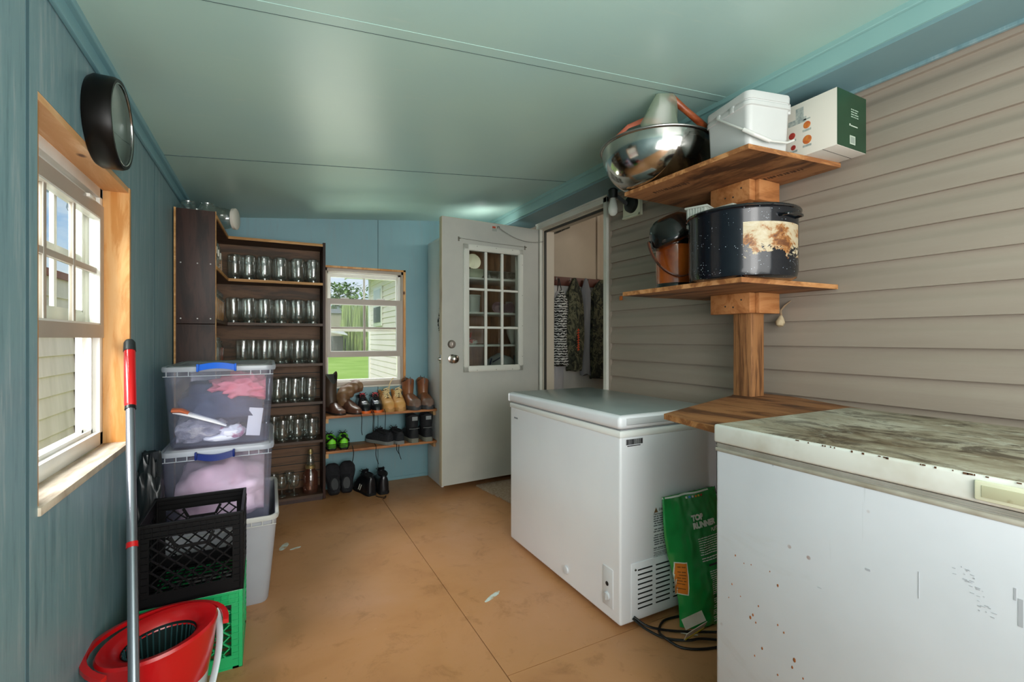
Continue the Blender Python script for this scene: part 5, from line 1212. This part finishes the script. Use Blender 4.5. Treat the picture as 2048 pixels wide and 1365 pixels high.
# ------------------------------------------------------------------ hall: coat rail and clothes
t = thing('coat_rail', 'dark brown wooden coat rail on the hall wall beyond the doorway', 'coat rail', (2.8, 3.60, 1.69))
b = B(); b.box(2.165, 3.6, 3.588, 3.606, 1.655, 1.735, .002); b.build('rail_board', M('rail_brown', '#5c3022', .5), t)
for x in (2.31, 2.46, 2.66, 2.84, 3.1): b = B(); b.tube([(x, 3.588, 1.70), (x, 3.565, 1.705), (x, 3.558, 1.725)], .004, 6); b.build('hook', m_steel, t)
def camo(name, a, c_, d_, e_, sc=14):
    m, nt, bs, out = nodes(name); vec = coords(nt, (1, 1, .7))
    f = noise_tex(nt, vec, sc, 5, .65, 1.2)
    nt.links.new(ramp(nt, f, [(.34, a), (.44, c_), (.52, d_), (.60, e_), (.68, a)], 'CONSTANT'), bs.inputs['Base Color']); bs.inputs['Roughness'].default_value = .9
    bump(nt, bs, noise_tex(nt, vec, 18, 4), .5, .02); return m
def garment(name, label, x, w, ztop, zbot, m, seed, cat='jacket', d=.05, group=None, waist=1.0, y=3.52, strap=True):
    b = B(); rings = []; K = 26
    for k in range(K+1):
        s = k/K; z = ztop+(zbot-ztop)*s
        ww = w*(.16+.84*min(1, (s/.16))**.8)*(1+.06*math.sin(s*7+seed))*(waist if s > .5 else 1)
        dd = d*(.4+.6*min(1, s/.2)); r = []
        for j in range(28):
            a = 2*PI*j/28; f = 1+.20*noise.noise(V((math.cos(a)*3+seed, math.sin(a)*3, s*2.2)))+.10*math.sin(a*6+seed+s*3)*min(1, s*3)
            r.append((x+math.cos(a)*ww/2*f, min(3.603, y+math.sin(a)*dd*f), z+(.012*math.sin(a*3+seed) if k == K else 0)))
        rings.append(r)
    b.loft(rings); o = solo(b, name, label, cat, m, (x, y, zbot), smooth=60)
    if strap: bb = B(); bb.tube([(x, 3.56, 1.715), (x, y, ztop)], .004, 6); bb.build('hang_loop', m_print, o)
    return o
m_c1 = camo('forest_camo', '#1e211a', '#3a3c2e', '#68664e', '#2c2e24'); m_c2 = camo('dark_camo', '#171a14', '#282b20', '#56553f', '#20231a', 16)
mz, nt, bs, out = nodes('zigzag_cloth'); wv = N(nt, 'ShaderNodeTexWave', wave_type='BANDS', bands_direction='Z'); wv.inputs['Scale'].default_value = 14; wv.inputs['Distortion'].default_value = 5; wv.inputs['Detail Scale'].default_value = 3
nt.links.new(coords(nt), wv.inputs['Vector']); nt.links.new(ramp(nt, wv.outputs['Fac'], [(.45, '#191a1a'), (.62, '#c9c9c4')]), bs.inputs['Base Color']); bs.inputs['Roughness'].default_value = .85
garment('patterned_apron', 'black cloth with white zigzag pattern hanging leftmost on the coat rail', 2.335, .135, 1.60, .93, mz, 1, 'cloth', .03)
g_ = garment('camo_jacket', 'green camouflage jacket with orange lettering hanging in the middle of the rail', 2.475, .165, 1.72, .88, m_c1, 4)
b = B(); rnd = random.Random(2)
for k in range(9): z_ = 1.06+k*.022; b.tube([(2.455+rnd.uniform(-.004, .004), 3.447, z_), (2.468, 3.444, z_+rnd.uniform(.004, .016)), (2.480+rnd.uniform(-.004, .004), 3.447, z_+.006)], .0042, 5); b.tube([(2.468, 3.446, z_), (2.466, 3.446, z_+.022)], .003, 5)
b.build('orange_lettering', M('blaze_orange', '#d8502c', .6), g_)
garment('grey_coat', 'pale grey coat hanging between the two camouflage jackets', 2.625, .11, 1.73, .83, M('pale_grey_cloth', '#85878c', .9, c2='#6c6e74', sc=5, stretch=(3, 1, .5), bmp=.4), 7, 'coat', .03, y=3.55)
garment('camo_jacket', 'dark camouflage jacket hanging rightmost, partly behind the door frame', 2.79, .25, 1.72, .80, m_c2, 9, d=.06)
garment('lower_cloth', 'white cloth hanging low below the zigzag cloth', 2.33, .12, 1.60, .70, M('dull_white_cloth', '#b4b2b4', .9, bmp=.3), 3, 'cloth', .015, y=3.578)
b = B(); b.tube([(2.25, 3.60, 2.12), (2.33, 3.59, 2.15), (2.42, 3.59, 2.19), (2.47, 3.60, 2.20)], [.03, .035, .03, .015], 10, flat=.6); b.tube([(2.24, 3.585, 2.11), (2.24, 3.59, 2.08)], .012, 6)
solo(b, 'cap', 'dark cap hanging high on the hall wall above the coats', 'cap', M('cap_dark', '#2c2c28', .8, c2='#6c6a5c', sc=30, lo=.55, hi=.6), (2.33, 3.58, 2.08), smooth=60)

# ------------------------------------------------------------------ shoe shelves
m_shf = wood('shoe_shelf_pine', '#a86e42', '#b87c4c', '#8a5430', 0, 2.4, .6, False, 8)
m_blk = M('pine_block', '#c9a070', .6)
S1, S2 = .603, .347
for z, lab in ((S1, 'upper brown plank shoe shelf below the back window'), (S2, 'lower brown plank shoe shelf below the back window')):
    t = thing('shoe_shelf', lab, 'shelf', (.78, 3.74, z))
    b = B(); b.box(.365, 1.198, 3.615, YB-.010, z-.018, z, .001); b.build('plank', m_shf, t)
    b = B(); b.box(.365, .385, 3.64, 3.80, z-.055, z-.018, .001); b.build('support_block', m_blk, t)
    b = B(); b.box(1.178, 1.198, 3.64, 3.80, z-.055, z-.018, .001); b.build('support_block', m_blk, t)

def shoe(name, label, loc, rz, up, sole, L=.285, W=.098, toe=.062, H=.105, sh=.024, inner=None, lace=None, tongue=None, band=None, collar=.012, shaft=0, sx=1.0, loops=None, cleats=False, group=None, dip=.012, lacel=0, rx=0, toecap=None, hang=0):
    """toe toward local -Y, heel at +Y; origin under the middle"""
    t = thing(name, label, 'shoe' if not shaft else 'boot', loc, group=group, rot=(rx, 0, rz))
    inner = inner or m_print
    T = [0, .02, .07, .16, .30, .42, .52, .64, .78, .90, .97, 1.0]
    Wd = [.30, .50, .74, .94, 1.0, .93, .83, .76, .74, .70, .58, .42]
    b = B()
    b.loft([[(x, y, z) for x, y, z in outline] for outline in [[(Wd_ * W/2*k * s, -L/2+tt*L, zz) for (tt, Wd_, s) in [(T[i], Wd[i], 1) for i in range(12)]+[(T[i], Wd[i], -1) for i in range(11, -1, -1)]] for k, zz in ((.97, .001), (1.07, .004), (1.06, sh*.8), (1.0, sh))]])
    if cleats:
        for (px, py) in ((-.3, -.35), (.3, -.35), (-.35, -.15), (.35, -.15), (-.25, .32), (.25, .32), (-.22, .42), (.22, .42)): b.lathe([(.004, -.009), (.007, 0.002)], (px*W, py*L, 0), 8)
    b.build('sole', sole, t, local=True)
    b = B(); rings = []; n = 20
    hz = lambda s: toe*(.45+.55*min(1, s/.10)**.5) if s < .22 else (toe+(H-toe)*min(1, (s-.22)/.26)**.9)
    for s, wd in zip(T, Wd):
        h = hz(s)*(.62 if s == 0 else .85 if s == .02 else 1)
        if s > .5: h = H-dip*math.sin(PI*min(1, (s-.5)/.5))
        if s >= .97: h = H*(.98 if s < 1 else .90)
        r = []
        for j in range(n):
            a = PI*j/(n-1); e = .55 if s < .5 else .42
            cx_ = math.cos(a); sz_ = math.sin(a)
            top = (1 if s < .45 else .80+.0*s)
            xw = math.copysign(abs(cx_)**.75, cx_)*wd*W/2*(1-(1-top)*sz_)
            r.append((xw, -L/2+s*L, sh+(h-sh)*sz_**e if sz_ > 0 else sh))
        rings.append(r)
    b.loft(rings); body = b.build('upper', up, t, local=True, smooth=50)
    b = B()   # collar opening
    cy = L*.235; n = 24
    ring = [(math.cos(2*PI*k/n)*W*.285, cy+math.sin(2*PI*k/n)*L*.215, H-.004-dip*.5*math.sin(2*PI*k/n)**2*0+.006*math.sin(2*PI*k/n)*(-1)) for k in range(n)]
    if not shaft:
        b.tube(ring, collar*.6, 8, loop=True); b.build('collar', up, t, local=True)
        b = B(); b.loft([[(x*.95, cy+(y-cy)*.95, z+.001) for x, y, z in ring], [(x*.9, cy+(y-cy)*.9, z-.002) for x, y, z in ring]]); b.build('lining', inner, t, local=True)
        b = B(); b.loft([[(-W*.22, -L*.08, H*.80), (W*.22, -L*.08, H*.80), (W*.2, -L*.085, H*.86), (-W*.2, -L*.085, H*.86)], [(-W*.24, L*.02, H*1.02), (W*.24, L*.02, H*1.02), (W*.24, L*.005, H*1.08), (-W*.24, L*.005, H*1.08)], [(-W*.2, L*.06, H*1.18), (W*.2, L*.06, H*1.18), (W*.2, L*.045, H*1.2), (-W*.2, L*.045, H*1.2)]]); b.build('tongue', tongue or up, t, local=True)
    else:
        b = B(); rg = []; K = 9; nn = 32
        for k in range(K+1):
            s = k/K; z = H*.55+(shaft-H*.55)*s; wx = W*(.36+.10*s)*sx; wy = L*(.225-.03*math.sin(s*PI)+.015*s); yy = cy-L*.0+.0*s; r = []
            for j in range(nn):
                a = 2*PI*j/nn; zz = z+(s**3)*dip*(2*math.cos(a)**2-1)
                r.append((math.cos(a)*wx, yy-L*.02*(1-s)+math.sin(a)*wy, zz))
            rg.append(r)
        ins = [[(x*.92, cy+(y-cy)*.93, z-.002) for x, y, z in rg[-1]], [(x*.8, cy+(y-cy)*.85, z-.03) for x, y, z in rg[-1]]]
        b.loft(rg+ins); b.build('shaft', up if not isinstance(band, tuple) else band[0], t, local=True, smooth=60)
        b = B(); b.loft([[(x*.78, cy+(y-cy)*.8, z-.020) for x, y, z in rg[-1]], [(x*.6, cy+(y-cy)*.6, z-.028) for x, y, z in rg[-1]]]); b.build('lining', inner, t, local=True)
    if toecap:
        b = B(); q = [[(x*1.02, y*1.0-.0015, z*1.02) for x, y, z in r] for r in rings[:4]]; b.loft(q); b.build('toe_cap', toecap, t, local=True, smooth=60)
    if lace and shaft:
        b = B(); b.loft([[(sg*W*.19, (s-.5)*L, hz(s)+.0012-(.004 if abs(sg) == 1 else 0)) for sg in (-1, 0, 1)] for s in (.30, .34, .40, .46, .52)], closed=False)
        b.loft([[(-W*.17, -L*.005, H*.8), (W*.17, -L*.005, H*.8), (W*.17, .004, H*.8), (-W*.17, .004, H*.8)], [(-W*.2, -L*.012, shaft+.012), (W*.2, -L*.012, shaft+.012), (W*.2, .002, shaft+.012), (-W*.2, .002, shaft+.012)]]); b.build('tongue', tongue or inner, t, local=True)
        b = B()
        for i in range(4): zz = H*.85+i*.016; b.tube([(-W*.22, -L*.004, zz), (0, -L*.018, zz+.004), (W*.22, -L*.004, zz)], .0032, 6); b.tube([(-W*.2, -L*.006, zz), (W*.2, -L*.014, zz+.015)], .0028, 6)
        b.build('shaft_laces', lace, t, local=True)
    if lace:
        b = B(); hz2 = [(-.18+.055*i) for i in range(5)]
        for i, q in enumerate(hz2):
            s = q+.5; zt = hz(s)*1.0+.004
            b.tube([(-W*.25, q*L, zt*.93), (-W*.1, q*L-.003, zt+.003), (W*.1, q*L+.003, zt+.003), (W*.25, q*L, zt*.93)], .0036, 6)
            if i: b.tube([(-W*.22, (q-.05)*L, hz(s-.05)*.95+.003), (0, (q-.025)*L, zt+.006), (W*.22, q*L, zt*.95)], .0032, 6)
        zt = H+.006
        for sgn in (1, -1): b.tube([(0, -L*.02, zt), (sgn*.022, -L*.04, zt+.022), (sgn*.034, -L*.06, zt+.008), (sgn*.012, -L*.045, zt)], .0022, 6); b.tube([(0, -L*.02, zt), (sgn*.02, -L*.10, zt-.02), (sgn*.03, -L*.14, zt-.045)], .002, 6)
        if lacel:
            for sgn in (1, -1): b.tube(smoothp([(0, -L*.02, zt), (sgn*W*.40, -L*.1, H*.7), (sgn*W*.56, -L*.30, .03), (sgn*W*.52+.004, -L*.50-.018, -.01), (sgn*W*.50, -L*.50-.022, -.05-lacel*(.6 if sgn < 0 else .9)), (sgn*W*.50+.006, -L*.5-.022, -.05-lacel)]), .0024, 6)
        b.build('laces', lace, t, local=True)
    if loops:
        for yy, sy in ((cy+L*.235, 1), (cy-L*.215, -1)):
            b = B(); zz = shaft if shaft else H
            b.tube([(0, yy, zz-.03), (0, yy+.012*sy, zz+.012+dip*0), (0, yy-.004*sy, zz+.024), (0, yy-.012*sy, zz+.004), (0, yy-.006*sy, zz-.03)], .0075, 8, flat=.35); b.build('pull_loop', loops, t, local=True)
    return t, rings
m_lb = M('boot_brown', '#5c3c30', .32, c2='#7a5544', sc=14, coat=.2); m_lb2 = M('boot_tan_shaft', '#8a6848', .5, c2='#5c4230', sc=8, bmp=.5, bsc=14)
m_dks = M('dark_sole', '#241c18', .6); m_bls = M('black_leather', '#15161a', .28, coat=.3); m_char = M('charcoal_mesh', '#2a2c30', .8, c2='#1c1e22', sc=60, bmp=.3, bsc=140)
# cowboy boot standing
shoe('cowboy_boot', 'dark brown cowboy boot standing upright at the left end of the upper shoe shelf', (.432, 3.735, S1), math.radians(22), m_lb, m_dks, L=.27, W=.088, toe=.045, H=.09, sh=.016, shaft=.268, band=(M('boot_shaft_dark', '#3c2e22', .5, c2='#4c3c2e', sc=6),), sx=1.32, dip=.046)
# slouched cowboy boot
t = thing('cowboy_boot', 'tan brown cowboy boot slouched over to the right beside the upright one', 'boot', (.545, 3.73, S1), rot=(0, 0, math.radians(24)))
b = B(); prof_ = [(0, .3, .03), (.03, .55, .04), (.12, .85, .05), (.28, 1.0, .062), (.42, .92, .085), (.55, .80, .10), (.75, .74, .10), (.95, .62, .09), (1, .4, .07)]
b.loft([[(math.copysign(abs(math.cos(a))**.8, math.cos(a))*w_*.046, -.135+s*.27, .012+(h_-.012)*(math.sin(a)**.6 if math.sin(a) > 0 else 0)) for a in [PI*j/17 for j in range(18)]] for s, w_, h_ in prof_]); b.build('foot', m_lb, t, local=True, smooth=60)
b = B(); b.loft([[(q*w_*.050, -.137+s*.274, z_) for q in (1,)]+[(q*w_*.050, -.137+s*.274, z_) for q in (-1,)]+[(-w_*.05, -.137+s*.274, 0), (w_*.05, -.137+s*.274, 0)] for s, w_, h_ in prof_ for z_ in (.012,)]); b.build('sole', m_dks, t, local=True)
b = B(); rg = []
path = smoothp([(-.005, .07, .06), (-.015, .07, .10), (-.005, .07, .135), (.03, .065, .160), (.065, .06, .178), (.095, .058, .188), (.118, .056, .188)], 5); KP = len(path)-1
for k, p in enumerate(path):
    p = V(p); d = (V(path[min(k+1, KP)])-V(path[max(k-1, 0)])).normalized(); k = k/5; u = V((0, 1, 0)); v_ = d.cross(u).normalized()
    r = []
    for j in range(24):
        a = 2*PI*j/24; f = 1+.16*noise.noise(V((math.cos(a)*2.2, math.sin(a)*2.2, k*.9)))+.05*math.sin(k*2.3+a*2)
        f *= 1+.07*math.sin(k*5.2+math.sin(a*2)*1.3+math.cos(a)); r.append(p+u*math.cos(a)*.060*f+v_*math.sin(a)*(.050-.001*k)*f)
    rg.append(r)
b.loft(rg); b.build('shaft', m_lb2, t, local=True, smooth=80)
# sneakers black with orange sole
m_os = M('orange_sole', '#e06a2a', .45); m_rc = M('red_lining', '#b8323a', .6); m_lb_ = M('black_lace', '#101010', .7)
sk, _ = shoe('athletic_shoe', 'black running shoe with orange sole and red collar, left of its pair', (.642, 3.742, S1), .05, m_bls, m_os, W=.088, toe=.075, H=.118, sh=.022, inner=m_rc, tongue=m_rc, lace=m_lb_, lacel=.10)
dup(sk, (.738, 3.742, S1), -.03, label='black running shoe with orange sole and red collar, right of its pair')
# tan work boots
m_tan = M('nubuck_tan', '#c08a48', .7, c2='#cf9c5c', sc=16); m_ts = M('tan_sole', '#b88a50', .6); m_tl = M('tan_lace', '#e6cf9c', .8)
wb, _ = shoe('work_boot', 'tan nubuck lace-up work boot, left of its pair on the upper shelf', (.822, 3.742, S1), .04, m_tan, m_ts, W=.094, toe=.078, H=.135, sh=.030, shaft=.150, inner=M('boot_inner', '#3a3028', .8), lace=m_tl, dip=.0, toecap=M('tan_toe', '#cf9a58', .5))
dup(wb, (.915, 3.742, S1), -.06, label='tan nubuck lace-up work boot, right of its pair on the upper shelf')
b = B(); b.tube(smoothp([(.835, 3.70, S1+.145), (.838, 3.70, S1+.19), (.845, 3.705, S1+.215), (.862, 3.715, S1+.24), (.876, 3.72, S1+.252)]), .004, 6); solo(b, 'boot_lace', 'frayed tan boot lace standing up from the left work boot', 'lace', m_tl, (.835, 3.70, S1+.14))
# brown pull-on boots
m_pb = M('pull_on_brown', '#7c4a30', .4, c2='#9a6a44', sc=7, coat=.2); m_pt = M('toe_wear', '#6a5448', .3, c2='#8a7064', sc=12)
pb, _ = shoe('pull_on_boot', 'brown leather pull-on boot with heel loop, left of its pair beside the cabinet', (1.018, 3.735, S1), .10, m_pb, M('worn_grey_sole', '#3a3c3e', .6), W=.107, toe=.085, H=.12, sh=.034, shaft=.225, loops=M('grey_webbing', '#6c7478', .8), dip=-.016, sx=1.0, inner=M('boot_inner2', '#3a2018', .8), toecap=m_pt, L=.285)
dup(pb, (1.135, 3.735, S1), -.02, label='brown leather pull-on boot with heel loop, right of its pair, touching the cabinet side')
# lower shelf: cleats heel out
m_cl = M('lime_green', '#6fd820', .35, c2='#7ee030', sc=10)
ck, _ = shoe('soccer_cleat', 'lime green and black cleat with heel outward, left of its pair', (.400, 3.744, S2+.010), PI+.05, m_cl, m_lb_, W=.092, toe=.06, H=.085, sh=.014, inner=m_print, tongue=m_lb_, lace=m_lb_, cleats=True, collar=.014)
b = B()
for z_ in (.020, .030, .040): b.tube([(.0365*math.cos(a), .1425-.030+.034*math.sin(a), z_) for a in [PI*j/10 for j in range(11)]], .0035, 6)
b.build('heel_stripes', m_lb_, ck, local=True)
b = B(); b.tube([(-.036, .10, .05), (-.028, .138, .072), (0, .146, .092), (.028, .138, .072), (.036, .10, .05)], .006, 6); b.build('heel_tab', m_lb_, ck, local=True)
dup(ck, (.497, 3.744, S2+.010), PI-.06, label='lime green and black cleat with heel outward, right of its pair')
b = B(); b.tube(smoothp([(.545, 3.605, S2+.03), (.553, 3.596, S2-.02), (.548, 3.592, S2-.07), (.535, 3.59, S2-.115)]), .003, 6); solo(b, 'loose_lace', 'black shoelace hanging below the lime green cleats', 'lace', m_lb_, (.545, 3.6, S2-.11))
m_gs = M('grey_sole', '#7c7e7c', .5)
ak, _ = shoe('athletic_shoe', 'charcoal athletic shoe angled left, left of its pair on the lower shelf', (.770, 3.742, S2), PI+.45, m_char, m_gs, W=.105, toe=.065, H=.10, sh=.028, inner=m_print, lace=m_lb_, tongue=m_char)
dup(ak, (.885, 3.742, S2), PI+.15, label='charcoal athletic shoe, right of its pair on the lower shelf')
for i, (x, dz) in enumerate(((.712, .13), (.868, .07), (.885, .115))):
    b = B(); b.tube(smoothp([(x, 3.64, S2+.02), (x+.005, 3.604, S2+.004), (x+.004, 3.60, S2-dz*.5), (x+.022, 3.60, S2-dz)]), .0025, 6); solo(b, 'loose_lace', ['black lace trailing below the left charcoal shoe', 'short black lace trailing under the right charcoal shoe', 'longer black lace trailing under the right charcoal shoe'][i], 'lace', m_lb_, (x, 3.6, S2-dz))
hk, _ = shoe('hiking_boot', 'black high-top boot with heel outward, left of its pair on the lower shelf', (1.012, 3.744, S2), PI+.03, M('black_nubuck', '#222427', .7, c2='#1a1b1e', sc=20), M('olive_grey_sole', '#6f7064', .6), W=.109, toe=.075, H=.12, sh=.036, shaft=.212, loops=None, dip=-.010, sx=1.05, L=.285)
b = B(); b.box(-.022, .022, .137, .140, .175, .205, .001); b.build('heel_label', M('label_grey', '#84888a', .6), hk, local=True)
b = B(); b.tube([(-.04, .125, .11), (0, .143, .112), (.04, .125, .11)], .002, 5); b.build('heel_seam', m_gs, hk, local=True)
dup(hk, (1.132, 3.744, S2), PI-.03, label='black high-top boot with heel outward, right of its pair, next to the cabinet')
# floor row
m_sl = M('slipper_black', '#1b1b1e', .9, c2='#26262a', sc=30, bmp=.4, bsc=90)
for i, (x, y, rz, rx) in enumerate(((.420, 3.70, .08, -1.02), (.523, 3.715, -.16, -1.12))):
    shoe('slipper', ['soft black slipper leaned toe-up on the wall, nearest the jar shelf', 'soft black slipper leaned toe-up on the wall, second from the jar shelf'][i], (x, y, .118 if i == 0 else .12), rz+PI, m_sl, m_sl, L=.235, W=.112, toe=.05, H=.06, sh=.02, rx=rx*-1*-1)
ds, _ = shoe('dress_shoe', 'shiny black shoe with heel outward, left of its pair on the floor', (.648, 3.68, 0), PI+.22, m_bls, m_lb_, L=.28, W=.112, toe=.075, H=.145, sh=.022, inner=m_print, lace=m_lb_)
b = B()
for k in range(2): b.tube([(.060, .02+k*.028, .035), (.052, .035+k*.028, .075)], .004, 6, flat=.5)
b.build('white_stripes', m_white, ds, local=True)
dup(ds, (.768, 3.675, 0), PI-.03, label='shiny black shoe with heel outward, right of its pair on the floor')
b = B(); b.tube(smoothp([(.70, 3.525, .004), (.715, 3.49, .004), (.745, 3.47, .004), (.765, 3.49, .004), (.755, 3.455, .004), (.735, 3.44, .004)]), .0028, 6); solo(b, 'loose_lace', 'black lace curled on the floor in front of the shiny shoes', 'lace', m_lb_, (.73, 3.48, 0))

# SPEC: rubber and matt leather keep weak highlights
for n_ in ('black_leather', 'black_nubuck', 'black_lace', 'charcoal_mesh', 'slipper_black', 'black_plastic', 'bucket_black', 'speckled_enamel'):
    m_ = bpy.data.materials.get(n_)
    if m_: m_.node_tree.nodes['Principled BSDF'].inputs['Specular IOR Level'].default_value = .3
